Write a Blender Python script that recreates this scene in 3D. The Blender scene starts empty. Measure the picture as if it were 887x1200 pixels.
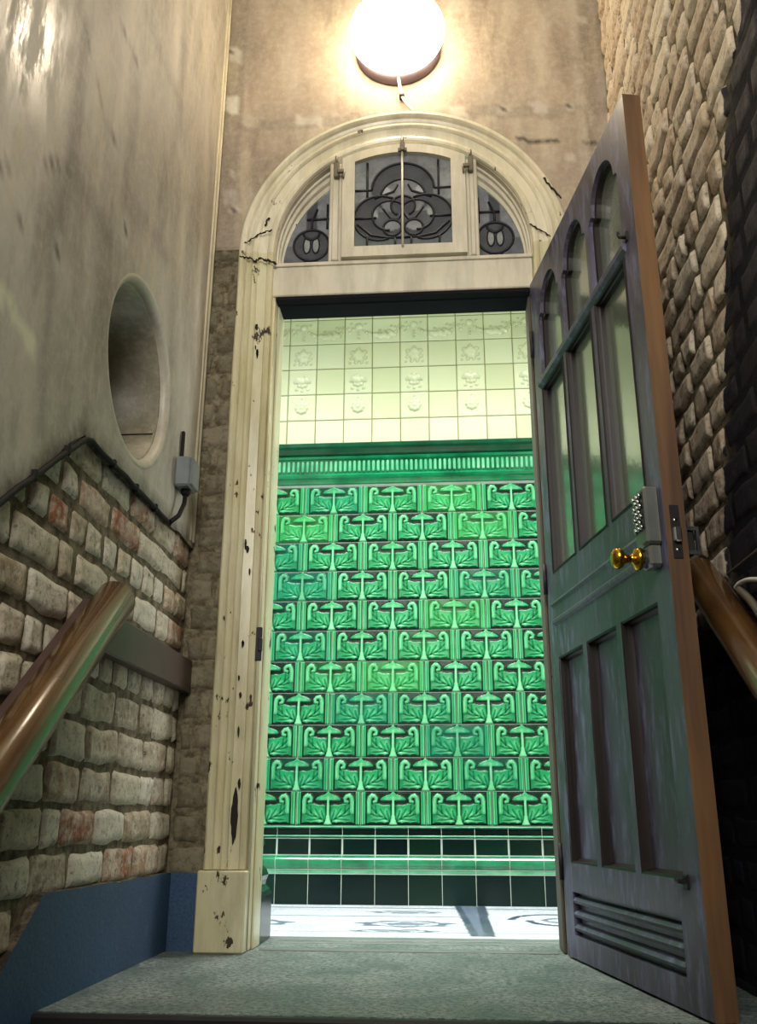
import bpy, math, random
from mathutils import Vector, Matrix, noise
from mathutils.geometry import delaunay_2d_cdt
random.seed(7)
PI = math.pi
S = bpy.context.scene
COL = S.collection

# ------------------------------------------------------------------ camera
F_PX = 1076.26; PITCH = .321484; YAW = .0751402; ROLL = .00283142
CAM = Vector((-.32471, -2.93596, .374031))
_r = Vector((math.cos(YAW), math.sin(YAW), 0))
_f = Vector((-math.sin(YAW), math.cos(YAW), 0)) * math.cos(PITCH) + Vector((0, 0, math.sin(PITCH)))
_u = _r.cross(_f)
R2 = _r * math.cos(ROLL) + _u * math.sin(ROLL)
U2 = R2.cross(_f)
cd = bpy.data.cameras.new('camera'); cam = bpy.data.objects.new('camera', cd); COL.objects.link(cam)
cd.sensor_fit = 'VERTICAL'; cd.sensor_height = 36; cd.lens = F_PX * 36 / 1200; cd.clip_start = .02
cam.matrix_world = Matrix(((R2.x, U2.x, -_f.x, CAM.x), (R2.y, U2.y, -_f.y, CAM.y), (R2.z, U2.z, -_f.z, CAM.z), (0, 0, 0, 1)))
S.camera = cam

def at(px, py, axis, val):
    """where the sight line through a photo pixel meets the plane axis=val"""
    d = _f * F_PX + R2 * (px - 443.5) - U2 * (py - 600)
    t = (val - CAM[axis]) / d[axis]
    return CAM + d * t

# ------------------------------------------------------------------ sizes
XL, XR = -1.192, .342          # left and right stair walls
YF = 1.548                     # tiled wall across the hall
T = .1524                      # six inch tile
XC, ZC = -.46, 2.380            # centre of the arch
HW = .30                       # thickness of the door wall
ZTOP = 4.1
YB = -4.3                      # how far the stair walls run back
SL = .80                       # pitch of the stair
YL = -.905                     # edge of the landing

# ------------------------------------------------------------------ materials
def lin(c):
    return tuple(((v / 255) / 12.92 if v / 255 <= .04045 else ((v / 255 + .055) / 1.055) ** 2.4) for v in c) + (1,)

class Mat:
    def __init__(s, name):
        s.m = bpy.data.materials.new(name); s.m.use_nodes = True
        s.nt = s.m.node_tree; s.b = s.nt.nodes['Principled BSDF']; s.n = s.nt.nodes
        s._pos = None
    def link(s, a, b): s.nt.links.new(a, b)
    def pos(s):
        if s._pos is None:
            g = s.n.new('ShaderNodeNewGeometry'); s._geo = g; s._pos = g.outputs['Position']
        return s._pos
    def island(s):
        s.pos(); return s._geo.outputs['Random Per Island']
    def mapping(s, scale=(1, 1, 1), rot=(0, 0, 0)):
        m = s.n.new('ShaderNodeMapping'); m.inputs['Scale'].default_value = scale; m.inputs['Rotation'].default_value = rot
        s.link(s.pos(), m.inputs['Vector']); return m.outputs[0]
    def noise(s, scale, detail=4, rough=.6, vec=None, dist=0):
        t = s.n.new('ShaderNodeTexNoise'); t.inputs['Scale'].default_value = scale; t.inputs['Detail'].default_value = detail
        t.inputs['Roughness'].default_value = rough; t.inputs['Distortion'].default_value = dist
        s.link(vec if vec is not None else s.pos(), t.inputs['Vector']); return t.outputs['Fac']
    def ramp(s, fac, stops, interp='LINEAR'):
        r = s.n.new('ShaderNodeValToRGB'); r.color_ramp.interpolation = interp
        e = r.color_ramp.elements
        while len(e) < len(stops): e.new(.5)
        for k, (p, c) in enumerate(stops):
            e[k].position = p
            e[k].color = c if isinstance(c, tuple) and len(c) == 4 else ((c, c, c, 1) if not isinstance(c, tuple) else lin(c))
        s.link(fac, r.inputs['Fac']); return r.outputs['Color']
    def mix(s, fac, a, b, mode='MIX'):
        m = s.n.new('ShaderNodeMix'); m.data_type = 'RGBA'; m.blend_type = mode
        for sock, v in ((m.inputs[0], fac), (m.inputs[6], a), (m.inputs[7], b)):
            if isinstance(v, (int, float)): sock.default_value = v
            elif isinstance(v, tuple): sock.default_value = v if len(v) == 4 else lin(v)
            else: s.link(v, sock)
        return m.outputs[2]
    def attr(s, name='col'):
        a = s.n.new('ShaderNodeAttribute'); a.attribute_name = name; return a.outputs['Color']
    def chan(s, c, k):
        q = s.n.new('ShaderNodeSeparateColor'); s.link(c, q.inputs[0]); return q.outputs[k]
    def math(s, op, a, b=0.):
        m = s.n.new('ShaderNodeMath'); m.operation = op
        for i, v in enumerate((a, b)):
            if isinstance(v, (int, float)): m.inputs[i].default_value = v
            else: s.link(v, m.inputs[i])
        return m.outputs[0]
    def set(s, col=None, rough=None, metal=0, spec=None, **k):
        for nm, v in (('Base Color', col), ('Roughness', rough), ('Metallic', metal), ('Specular IOR Level', spec)):
            if v is None: continue
            i = s.b.inputs[nm]
            if isinstance(v, (int, float)): i.default_value = v
            elif isinstance(v, tuple): i.default_value = v if len(v) == 4 else lin(v)
            else: s.link(v, i)
        for nm, v in k.items():
            s.b.inputs[nm.replace('_', ' ')].default_value = v
        return s
    def bump(s, h, strength=.4, dist=.004):
        b = s.n.new('ShaderNodeBump'); b.inputs['Strength'].default_value = strength; b.inputs['Distance'].default_value = dist
        s.link(h, b.inputs['Height']); s.link(b.outputs[0], s.b.inputs['Normal']); return s

def m_plain(name, col, rough=.5, metal=0, spec=.5, **k):
    a = Mat(name); n = a.noise(9, 4)
    c = a.mix(a.ramp(n, [(.35, 0.), (.7, 1.)]), lin(col), tuple(min(1, v * .72) for v in lin(col)[:3]) + (1,))
    a.set(c, rough, metal, spec, **k); return a.m

def m_paint(name, base, grime, chip, chipt=.68, rough=.33, cscale=26):
    """old gloss paint, yellowed in drifts, flaked to bare wood in spots"""
    a = Mat(name)
    g = a.ramp(a.noise(2.2, 6, .65, a.mapping((1, 1, .6))), [(.38, 0.), (.68, 1.)])
    st = a.ramp(a.noise(14, 5, .7, a.mapping((1, 1, .18))), [(.42, 0.), (.7, .55)])
    c = a.mix(g, base, grime); c = a.mix(st, c, tuple(int(v * .78) for v in grime))
    n = a.noise(cscale, 5, .62, a.mapping((1, 1, .55)))
    big = a.noise(5, 2, .5)
    m = a.ramp(a.math('ADD', n, a.math('MULTIPLY', a.math('SUBTRACT', big, .5), .35)), [(chipt - .012, 0.), (chipt + .012, 1.)])
    c = a.mix(m, c, chip)
    r = a.math('ADD', a.math('MULTIPLY', m, .4), rough)
    a.set(c, r, 0, .5)
    h = a.math('SUBTRACT', a.math('MULTIPLY', a.noise(60, 4, .6), .25), m)
    a.bump(h, .7, .0015); return a.m

def m_brick(name, cols, wash, washamt, dark=(20, 20, 30)):
    a = Mat(name)
    c = a.ramp(a.island(), cols, 'CONSTANT')
    n1 = a.noise(30, 6, .7); n2 = a.noise(9, 5, .7)
    c = a.mix(a.ramp(n1, [(.45, 0.), (.62, .7)]), c, wash)
    c = a.mix(a.ramp(n2, [(.5 - washamt * .2, 0.), (.75, .85)]), c, wash)
    c = a.mix(a.ramp(a.noise(55, 6, .75), [(.52, 0.), (.70, .85)]), c, (58, 48, 36))
    c = a.mix(a.ramp(a.noise(17, 6, .75), [(.56, 0.), (.72, .6)]), c, (74, 66, 48))
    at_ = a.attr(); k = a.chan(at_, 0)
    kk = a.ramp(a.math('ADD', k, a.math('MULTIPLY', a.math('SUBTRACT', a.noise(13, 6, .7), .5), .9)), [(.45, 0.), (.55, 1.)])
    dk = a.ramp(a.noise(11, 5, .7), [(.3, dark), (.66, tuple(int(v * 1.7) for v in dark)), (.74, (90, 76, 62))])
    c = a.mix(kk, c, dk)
    a.set(c, a.ramp(n1, [(.3, .6), (.7, .9)]), 0, .3)
    a.bump(a.math('ADD', a.noise(70, 6, .7), a.math('MULTIPLY', a.noise(22, 4, .6), 1.)), .8, .004); return a.m

def m_mortar(name, c1, c2):
    a = Mat(name); n = a.noise(28, 7, .72)
    c = a.mix(a.ramp(n, [(.4, 0.), (.62, 1.)]), c1, c2)
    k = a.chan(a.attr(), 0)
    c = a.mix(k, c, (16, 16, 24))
    a.set(c, .92, 0, .2); a.bump(n, 1., .01); return a.m

def m_plaster(name, rough=.45, gloss=.5, flake=(205, 196, 165)):
    """plaster whose broad colour comes from the mesh's own map of wear and painted shade, with fine mottling"""
    a = Mat(name); base = a.attr()
    n1 = a.noise(5, 7, .68, a.mapping((1, 1, .35))); n2 = a.noise(38, 5, .7)
    c = a.mix(a.ramp(n1, [(.46, 0.), (.66, .5)]), base, (84, 72, 56)); c = a.mix(a.ramp(a.noise(9, 7, .7, a.mapping((1, 1, .25))), [(.52, 0.), (.66, .45)]), c, (190, 176, 146))
    c = a.mix(a.ramp(n2, [(.3, .22), (.55, 0.)]), c, (215, 205, 180))
    c = a.mix(a.ramp(a.noise(16, 7, .75), [(.70, 0.), (.74, .75)]), c, (46, 38, 30))
    at_ = a.n.new('ShaderNodeAttribute'); at_.attribute_name = 'col'
    gn = a.ramp(a.noise(16, 7, .72, a.mapping((1, 1, .3))), [(.44, 0.), (.54, 1.)])
    gm = a.math('MULTIPLY', at_.outputs['Alpha'], gn)
    r = a.math('SUBTRACT', rough + .12, a.math('MULTIPLY', gm, rough - .10))
    a.set(c, r, 0, gloss)
    a.bump(a.math('ADD', a.noise(30, 6, .65, a.mapping((1, 1, .5))), a.math('MULTIPLY', n2, .3)), .35, .004); return a.m

M = {}
M['brick'] = m_brick('limewashed_brick', [(0., (168, 152, 124)), (.2, (190, 180, 154)), (.40, (162, 128, 100)), (.50, (206, 198, 178)),
      (.68, (158, 138, 110)), (.83, (152, 92, 62)), (.87, (184, 168, 138)), (.95, (140, 120, 96))], (212, 204, 182), .4)
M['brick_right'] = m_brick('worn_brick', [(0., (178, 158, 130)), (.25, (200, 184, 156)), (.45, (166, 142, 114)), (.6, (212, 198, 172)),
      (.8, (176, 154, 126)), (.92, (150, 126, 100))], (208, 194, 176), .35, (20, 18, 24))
M['brick_bare'] = m_brick('bare_brick', [(0., (100, 90, 70)), (.3, (118, 108, 86)), (.55, (90, 82, 62)), (.75, (124, 114, 92))], (128, 122, 100), .1)
M['mortar'] = m_mortar('dirty_mortar', (84, 74, 56), (138, 128, 104))
M['plaster'] = m_plaster('old_plaster', .48, .4)
M['plaster_door'] = m_plaster('brown_plaster', .5, .4)
M['cream'] = m_paint('cream_gloss_paint', (224, 217, 194), (204, 194, 162), (66, 50, 34), .69, .3)
M['cream_chip'] = m_paint('flaking_cream_paint', (212, 205, 172), (188, 178, 134), (54, 42, 30), .655, .3, 21)
M['cream_fan'] = m_paint('fanlight_paint', (220, 213, 192), (196, 187, 162), (70, 56, 40), .74, .32)
M['soffit'] = m_plain('near_black_paint', (26, 24, 30), .85, 0, .15)  # near-black underside of the transom
M['filler'] = m_plain('filler', (212, 200, 168), .8)
M['black'] = m_plain('black_rubber', (18, 16, 15), .7, 0, .25)
M['crack'] = m_plain('crack_shadow_dirt', (34, 24, 16), .9)
M['iron'] = m_plain('iron', (120, 112, 98), .45, .6)
M['iron_dark'] = m_plain('dark_iron', (48, 46, 46), .5, .7)
M['brass'] = m_plain('brass', (206, 158, 52), .18, 1)
M['chrome'] = m_plain('chrome', (200, 206, 206), .18, 1)
M['lock_body'] = m_plain('satin_metal', (112, 116, 110), .38, .5)
M['lock_dark'] = m_plain('keypad_black', (30, 32, 32), .4)
M['white_cord'] = m_plain('white_cord', (226, 222, 210), .45)
M['grey_box'] = m_plain('grey_plastic', (118, 126, 124), .4)
M['grey_pipe'] = m_plain('grey_pipe', (96, 88, 76), .5)

# dado paint
a = Mat('blue_dado_paint'); n = a.noise(60, 4, .7); n2 = a.noise(4, 5, .6)
c = a.mix(a.ramp(n2, [(.4, 0.), (.7, .5)]), (54, 82, 112), (44, 60, 78)); c = a.mix(a.ramp(n, [(.6, 0.), (.75, .35)]), c, (96, 112, 120))
c = a.mix(a.ramp(a.noise(130, 4, .8), [(.45, 0.), (.62, .55)]), c, (24, 40, 62)); c = a.mix(a.ramp(a.noise(17, 7, .75), [(.6, 0.), (.72, .5)]), c, (104, 112, 112))
a.set(c, .6, 0, .35); a.bump(n, .6, .003); M['dado'] = a.m
a = Mat('worn_plaster_edge'); n = a.noise(40, 5, .7)
a.set(a.mix(a.ramp(n, [(.45, 0.), (.7, 1.)]), (58, 50, 38), (140, 128, 102)), .9); a.bump(n, .8, .006); M['edge'] = a.m
# landing stone
a = Mat('landing_stone'); n = a.noise(70, 7, .85); n2 = a.noise(5, 6, .65)
c = a.mix(a.ramp(n2, [(.38, 0.), (.65, 1.)]), (96, 108, 102), (138, 146, 138)); c = a.mix(a.ramp(n, [(.46, 0.), (.56, .9)]), c, (44, 56, 54)); c = a.mix(a.ramp(a.noise(48, 6, .8), [(.58, 0.), (.68, .7)]), c, (168, 172, 158))
a.set(c, a.ramp(n2, [(.3, .42), (.7, .7)]), 0, .45); a.bump(n, .7, .004); M['stone'] = a.m
# mosaic
a = Mat('mosaic'); base = a.attr(); n = a.noise(5, 5, .6)
c = a.mix(a.ramp(a.island(), [(0., .30), (.5, 0.), (1., .18)]), base, (120, 130, 142)); c = a.mix(a.ramp(n, [(.45, 0.), (.75, .5)]), c, (150, 152, 150))
a.set(c, .3, 0, .5); M['mosaic'] = a.m
M['grout_floor'] = m_plain('floor_grout', (130, 134, 134), .9)
# green majolica: glaze pools deep in hollows and thins on raised edges
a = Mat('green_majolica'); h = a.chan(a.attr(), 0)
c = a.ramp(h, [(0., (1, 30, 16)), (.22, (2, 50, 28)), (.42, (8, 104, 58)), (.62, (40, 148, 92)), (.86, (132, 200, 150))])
c = a.mix(a.ramp(a.island(), [(0., .5), (.16, 0.), (.80, 0.), (1., .42)]), c, a.mix(a.ramp(a.island(), [(.4, 0.), (.6, 1.)], 'CONSTANT'), (10, 120, 92), (74, 170, 84)), 'MIX')
n = a.noise(7, 4, .6); c = a.mix(a.ramp(n, [(.35, 0.), (.7, .45)]), c, (16, 118, 78), 'SOFT_LIGHT')
a.set(c, .27, 0, .25); a.bump(a.noise(60, 3, .5), .25, .002); M['green'] = a.m
a = Mat('deep_green_glaze'); n = a.noise(12, 4, .6)
c = a.ramp(a.island(), [(0., (2, 22, 18)), (.3, (4, 34, 22)), (.6, (2, 20, 20)), (1., (5, 38, 28))])
a.set(c, .2, 0, .25); a.bump(n, .1, .003); M['green_dark'] = a.m
a = Mat('cornice_green_glaze'); n = a.noise(8, 4, .6)
a.set(a.ramp(n, [(.3, (3, 58, 36)), (.6, (6, 78, 50)), (.8, (20, 104, 70))]), .16, 0, .4); M['green_cornice'] = a.m
a = Mat('mid_green_glaze'); n = a.noise(6, 4, .6)
a.set(a.ramp(n, [(.3, (6, 84, 50)), (.6, (18, 128, 80)), (.8, (80, 172, 120))]), .12, 0, .6); M['green_mid'] = a.m
a = Mat('pale_green_glaze'); n = a.noise(8, 4, .6)
a.set(a.ramp(n, [(.3, (60, 150, 108)), (.6, (112, 186, 142)), (.8, (168, 216, 176))]), .14, 0, .6); M['green_pale'] = a.m
M['grout'] = m_plain('pale_grout', (196, 206, 190), .8)
M['grout_cream'] = m_plain('cream_grout', (150, 148, 104), .9)
a = Mat('cream_tile'); n = a.noise(5, 4, .6)
c = a.ramp(a.island(), [(0., (216, 220, 182)), (.5, (226, 228, 192)), (1., (208, 212, 170))])
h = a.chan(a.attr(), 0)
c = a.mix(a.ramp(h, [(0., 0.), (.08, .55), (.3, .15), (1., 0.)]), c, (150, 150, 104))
a.set(c, .2, 0, .5); M['cream_tile'] = a.m
M['hall_paint'] = m_plain('hall_plaster', (224, 228, 206), .7)
# door paint
a = Mat('door_grey_paint'); z = a.noise(3, 6, .65, a.mapping((1, 1, .3))); n = a.noise(30, 6, .7, a.mapping((1, 1, .25)))
c = a.mix(a.ramp(z, [(.4, 0.), (.65, 1.)]), (52, 45, 52), (80, 76, 94)); c = a.mix(a.ramp(n, [(.50, 0.), (.66, .6)]), c, (124, 126, 160))
a.set(c, a.ramp(n, [(.3, .30), (.7, .5)]), 0, .45); a.bump(n, .5, .002); M['door'] = a.m
a = Mat('varnished_door_edge'); n = a.noise(20, 5, .6, a.mapping((1, 1, .08)))
a.set(a.mix(a.ramp(n, [(.35, 0.), (.7, 1.)]), (112, 82, 50), (72, 50, 34)), .5, 0, .4); M['door_edge'] = a.m
a = Mat('varnished_rail'); n = a.noise(7, 3, .5)
a.set(a.mix(a.ramp(n, [(.35, 0.), (.7, 1.)]), (84, 58, 28), (64, 42, 22)), .22, 0, .5, Coat_Weight=.35, Coat_Roughness=.1); M['rail'] = a.m
M['dark_wood'] = m_plain('dark_brown_board', (74, 56, 50), .45)
M['bead'] = m_plain('shaded_beading', (34, 27, 25), .42, 0, .3)  # shade of the unlit recess edges, painted as a near-black bead
# obscured door glass
a = Mat('obscured_glass'); n = a.noise(38, 3, .5)
a.set((132, 142, 124), .14, .25, .9, IOR=2.9, Transmission_Weight=.15); a.bump(n, .16, .002); M['glass'] = a.m
a = Mat('leaded_glass'); n = a.noise(26, 5, .65)
c = a.mix(a.ramp(n, [(.4, 0.), (.7, .45)]), a.attr(), (20, 22, 28))
a.set(c, .34, 0, .4); a.bump(n, .3, .003); M['lead_glass'] = a.m
M['lead'] = m_plain('lead_came', (30, 31, 36), .5, .3)
a = Mat('opal_lit_glass'); a.set((255, 244, 226), .3)
a.b.inputs['Emission Color'].default_value = (1, .84, .62, 1); a.b.inputs['Emission Strength'].default_value = 26.; M['opal'] = a.m
M['lamp_base'] = m_plain('lamp_base_halo_tint', (116, 100, 106), .7)  # purplish base colour stands in for the shadow halo under the globe
M['oculus'] = m_plaster('oculus_plaster', .32, .6)

# ------------------------------------------------------------------ mesh builder
class MB:
    def __init__(s): s.v = []; s.f = []; s.mi = []; s.c = []; s.sm = []
    def add(s, p, c=(0, 0, 0)): s.v.append(tuple(p)); s.c.append(c); return len(s.v) - 1
    def face(s, idx, mi=0, sm=False): s.f.append(tuple(idx)); s.mi.append(mi); s.sm.append(sm)
    def box(s, a, b, mi=0, bev=0., c=(0, 0, 0), fn=None):
        x0, y0, z0 = a; x1, y1, z1 = b
        if x0 > x1: x0, x1 = x1, x0
        if y0 > y1: y0, y1 = y1, y0
        if z0 > z1: z0, z1 = z1, z0
        e = min(bev, (x1 - x0) * .45, (y1 - y0) * .45, (z1 - z0) * .45)
        fn = fn or (lambda p: p)
        if e <= 0:
            P = [(x0, y0, z0), (x1, y0, z0), (x1, y1, z0), (x0, y1, z0), (x0, y0, z1), (x1, y0, z1), (x1, y1, z1), (x0, y1, z1)]
            k = [s.add(fn(p), c) for p in P]
            for q in ((0, 3, 2, 1), (4, 5, 6, 7), (0, 1, 5, 4), (1, 2, 6, 5), (2, 3, 7, 6), (3, 0, 4, 7)): s.face([k[i] for i in q], mi)
            return
        # chamfered box: three points a corner
        idx = {}
        for sx in (0, 1):
            for sy in (0, 1):
                for sz in (0, 1):
                    X, Y, Z = (x0, x1)[sx], (y0, y1)[sy], (z0, z1)[sz]
                    dx, dy, dz = (e, -e)[sx], (e, -e)[sy], (e, -e)[sz]
                    idx[(sx, sy, sz, 0)] = s.add(fn((X, Y + dy, Z + dz)), c)
                    idx[(sx, sy, sz, 1)] = s.add(fn((X + dx, Y, Z + dz)), c)
                    idx[(sx, sy, sz, 2)] = s.add(fn((X + dx, Y + dy, Z)), c)
        g = lambda *k: idx[k]
        for q in (0, 1):
            o = (lambda L: L if q else L[::-1])
            s.face(o([g(q, 0, 0, 0), g(q, 1, 0, 0), g(q, 1, 1, 0), g(q, 0, 1, 0)]), mi)
            s.face(o([g(0, q, 0, 1), g(0, q, 1, 1), g(1, q, 1, 1), g(1, q, 0, 1)]), mi)
            s.face(o([g(0, 0, q, 2), g(1, 0, q, 2), g(1, 1, q, 2), g(0, 1, q, 2)]), mi)
        for p in (0, 1):
            for q in (0, 1):
                s.face([g(0, p, q, 1), g(1, p, q, 1), g(1, p, q, 2), g(0, p, q, 2)], mi)
                s.face([g(p, 0, q, 0), g(p, 1, q, 0), g(p, 1, q, 2), g(p, 0, q, 2)], mi)
                s.face([g(p, q, 0, 0), g(p, q, 1, 0), g(p, q, 1, 1), g(p, q, 0, 1)], mi)
        for k in [(i, j, l) for i in (0, 1) for j in (0, 1) for l in (0, 1)]:
            s.face([g(*k, 0), g(*k, 1), g(*k, 2)], mi)
    def grid(s, nu, nv, fn, mi=0, sm=True, cf=None):
        st = len(s.v)
        for j in range(nv + 1):
            for i in range(nu + 1):
                s.add(fn(i / nu, j / nv), cf(i / nu, j / nv) if cf else (0, 0, 0))
        for j in range(nv):
            for i in range(nu):
                k = st + j * (nu + 1) + i
                s.face((k, k + 1, k + nu + 2, k + nu + 1), mi, sm)
    def sweep(s, rings, mi=0, closed=True, sm=False, caps=True, loop=False):
        st = len(s.v); n = len(rings[0])
        for r in rings:
            for p in r: s.add(p)
        R = len(rings)
        for i in range(R if loop else R - 1):
            for j in range(n if closed else n - 1):
                a_ = st + i * n; b_ = st + ((i + 1) % R) * n
                s.face((a_ + j, a_ + (j + 1) % n, b_ + (j + 1) % n, b_ + j), mi, sm)
        if caps and closed and not loop:
            s.face([st + j for j in range(n)][::-1], mi); s.face([st + (R - 1) * n + j for j in range(n)], mi)
    def tube(s, pts, r, n=10, mi=0, caps=True, flat=None):
        pts = [Vector(p) for p in pts]; rings = []
        rr = r if isinstance(r, (list, tuple)) else [r] * len(pts)
        prev = None
        for i, p in enumerate(pts):
            t = (pts[min(i + 1, len(pts) - 1)] - pts[max(i - 1, 0)]).normalized()
            if prev is None:
                ref = Vector((0, 0, 1)) if abs(t.z) < .9 else Vector((1, 0, 0)); a_ = t.cross(ref).normalized()
            else: a_ = (prev - t * prev.dot(t)).normalized()
            prev = a_; b_ = t.cross(a_)
            rings.append([p + a_ * math.cos(2 * PI * k / n) * rr[i] + b_ * math.sin(2 * PI * k / n) * rr[i] for k in range(n)])
        s.sweep(rings, mi, True, True, caps)
    def lathe(s, prof, org, axis, n=32, mi=0, sm=True):
        axis = Vector(axis).normalized(); ref = Vector((0, 0, 1)) if abs(axis.z) < .9 else Vector((1, 0, 0))
        a_ = axis.cross(ref).normalized(); b_ = axis.cross(a_); o = Vector(org)
        s.sweep([[o + axis * h + (a_ * math.cos(2 * PI * k / n) + b_ * math.sin(2 * PI * k / n)) * max(r, 1e-4) for k in range(n)] for r, h in prof], mi, True, sm)
    def build(s, name, mats, parent=None, recalc=True):
        me = bpy.data.meshes.new(name); me.from_pydata(s.v, [], s.f)
        mats = mats if isinstance(mats, (list, tuple)) else [mats]
        for m in mats: me.materials.append(m)
        me.polygons.foreach_set('material_index', s.mi); me.polygons.foreach_set('use_smooth', s.sm)
        ca = me.color_attributes.new('col', 'FLOAT_COLOR', 'POINT')
        fl = []
        for c in s.c: fl += [c[0], c[1], c[2], c[3] if len(c) > 3 else 0.]
        ca.data.foreach_set('color', fl)
        if recalc:
            import bmesh
            bm = bmesh.new(); bm.from_mesh(me); bmesh.ops.recalc_face_normals(bm, faces=bm.faces); bm.to_mesh(me); bm.free()
        me.update()
        o = bpy.data.objects.new(name, me); COL.objects.link(o)
        if parent: o.parent = parent
        return o

def tag(o, label=None, cat=None, group=None, kind=None):
    if label: o['label'] = label
    if cat: o['category'] = cat
    if group: o['group'] = group
    if kind: o['kind'] = kind
    return o
def empty(name, loc, rz=0):
    o = bpy.data.objects.new(name, None); COL.objects.link(o); o.location = loc; o.rotation_euler = (0, 0, rz); o.empty_display_size = .1; return o

def inpoly(p, poly):
    x, y = p; r = False; n = len(poly)
    for i in range(n):
        x1, y1 = poly[i]; x2, y2 = poly[(i + 1) % n]
        if (y1 > y) != (y2 > y) and x < (x2 - x1) * (y - y1) / (y2 - y1) + x1: r = not r
    return r
def sheet(mb, outer, holes, fn, step, mi=0, cf=None, back=None, sidemi=None, sm=False, rim=True):
    """flat plate with holes, filled by triangles on a grid of the given step; back = second surface"""
    pts = []; edges = []
    for L in [outer] + holes:
        s0 = len(pts); pts += [Vector(p) for p in L]; edges += [(s0 + i, s0 + (i + 1) % len(L)) for i in range(len(L))]
    if step:
        xs = [p[0] for p in outer]; ys = [p[1] for p in outer]
        y = min(ys) + step / 2
        while y < max(ys):
            x = min(xs) + step / 2
            while x < max(xs):
                if inpoly((x, y), outer) and not any(inpoly((x, y), h) for h in holes): pts.append(Vector((x, y)))
                x += step
            y += step
    v, e, f, *_ = delaunay_2d_cdt(pts, edges, [], 0, 1e-6)
    def put(g):
        k = [mb.add(g(p[0], p[1]), cf(p[0], p[1]) if cf else (0, 0, 0)) for p in v]
        for t in f:
            c_ = sum((v[i] for i in t), Vector((0, 0))) / len(t)
            if inpoly(c_, outer) and not any(inpoly(c_, h) for h in holes): mb.face([k[i] for i in t], mi, sm)
    put(fn)
    if back:
        put(back)
        for L in [outer] + holes:
            a_ = [mb.add(fn(*p), cf(*p) if cf else (0, 0, 0)) for p in L]; b_ = [mb.add(back(*p), cf(*p) if cf else (0, 0, 0)) for p in L]
            for i in range(len(L)):
                j = (i + 1) % len(L)
                q = sidemi(L[i], L[j]) if callable(sidemi) else (mi if sidemi is None else sidemi)
                mb.face((a_[i], a_[j], b_[j], b_[i]), q)

def bricks(mb, fn, u0, u1, v0, v1, ch, inside=None, header=.3, depth=.012, mi=0, cf=None, jit=.006, rnd=None, blen=.215):
    rnd = rnd or random.Random(3)
    v = v0; row = 0
    while v < v1 - .01:
        hgt = min(ch * rnd.uniform(.94, 1.06), v1 - v)
        allhead = rnd.random() < header
        u = u0 - rnd.uniform(0, .2)
        while u < u1:
            L = (blen * .5 if (allhead or rnd.random() < .22) else blen) * rnd.uniform(.92, 1.08)
            a_, b_ = max(u, u0), min(u + L, u1); u += L
            if b_ - a_ < .03: continue
            g = rnd.uniform(.0035, .007)
            A, B, Cc, D = a_ + g, b_ - g, v + g, v + hgt - g
            if inside and not inside((A + B) / 2, (Cc + D) / 2): continue
            nu = max(5, int((B - A) / .0115)); nv = max(5, int((D - Cc) / .0115))
            rot = rnd.uniform(-.03, .03); off = rnd.uniform(-.003, .004); sd = rnd.uniform(0, 99)
            mu, mv = (A + B) / 2, (Cc + D) / 2
            def P(s_, t_):
                uu = A + (B - A) * s_; vv = Cc + (D - Cc) * t_
                e = min(s_ * (B - A), (1 - s_) * (B - A), t_ * (D - Cc), (1 - t_) * (D - Cc))
                h = depth * min(1, (e / .007)) ** .6 if e > 0 else -.004
                w = noise.noise(Vector((uu * 14, vv * 14, sd)))
                w2 = noise.noise(Vector((uu * 25, vv * 25, sd + 5)))
                uu += w * jit; vv += noise.noise(Vector((uu * 11, sd, vv * 11))) * jit + (uu - mu) * rot
                kk = 1 - .75 * (cf(uu, vv)[0] if cf else 0)
                return fn(uu, vv, kk * (h + off + w * .004 + w2 * .002) if e > 0 else h)
            def Cf(s_, t_): return cf(A + (B - A) * s_, Cc + (D - Cc) * t_) if cf else (0, 0, 0)
            mb.grid(nu, nv, P, mi, True, Cf)
        v += hgt; row += 1

def vrange(a_, b_, n): return [a_ + (b_ - a_) * i / n for i in range(n + 1)]
def lerp(a_, b_, t): return tuple(x + (y - x) * t for x, y in zip(a_, b_))
def seg_d(p, a_, b_):
    ax, ay = a_; bx, by = b_; px, py = p
    L = (bx - ax) ** 2 + (by - ay) ** 2; t = max(0, min(1, ((px - ax) * (bx - ax) + (py - ay) * (by - ay)) / L))
    return math.hypot(px - ax - t * (bx - ax), py - ay - t * (by - ay))

# ================================================================== LEFT STAIR WALL
OY, OZ, OR = -.645, 1.572, .268          # the round opening
def dado_line(y):                         # underside of the plaster
    return 1.235 if y > -.985 else 1.235 + (y + .985) * SL
def skirt_line(y):
    return .222 if y > -.935 else .222 + (y + .935) * SL
hole = [(OY + OR * math.cos(k * 2 * PI / 72), OZ + OR * math.sin(k * 2 * PI / 72)) for k in range(72)]
holeB = [(OY + (OR + .004) * math.cos(k * 2 * PI / 48), OZ + (OR + .004) * math.sin(k * 2 * PI / 48)) for k in range(48)]
mb = MB()
sheet(mb, [(YB, -3.2), (.05, -3.2), (.05, ZTOP), (YB, ZTOP)], [holeB], lambda u, v: (XL, u, v), .12)
sheet(mb, [(YB, -3.2), (.05, -3.2), (.05, ZTOP), (YB, ZTOP)], [holeB], lambda u, v: (XL - .42, u, v), .5)
wl = tag(mb.build('wall_left', M['mortar'], recalc=False), 'old left stair wall, brick below and plaster above', 'wall', kind='structure')
mb = MB()
bricks(mb, lambda u, v, h: (XL + h, u, v), YB, -.004, -2.6, 1.30, .094,
       inside=lambda u, v: skirt_line(u) - .03 < v < dado_line(u) + .05, header=.42, rnd=random.Random(11), depth=.0075, jit=.009)
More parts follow.
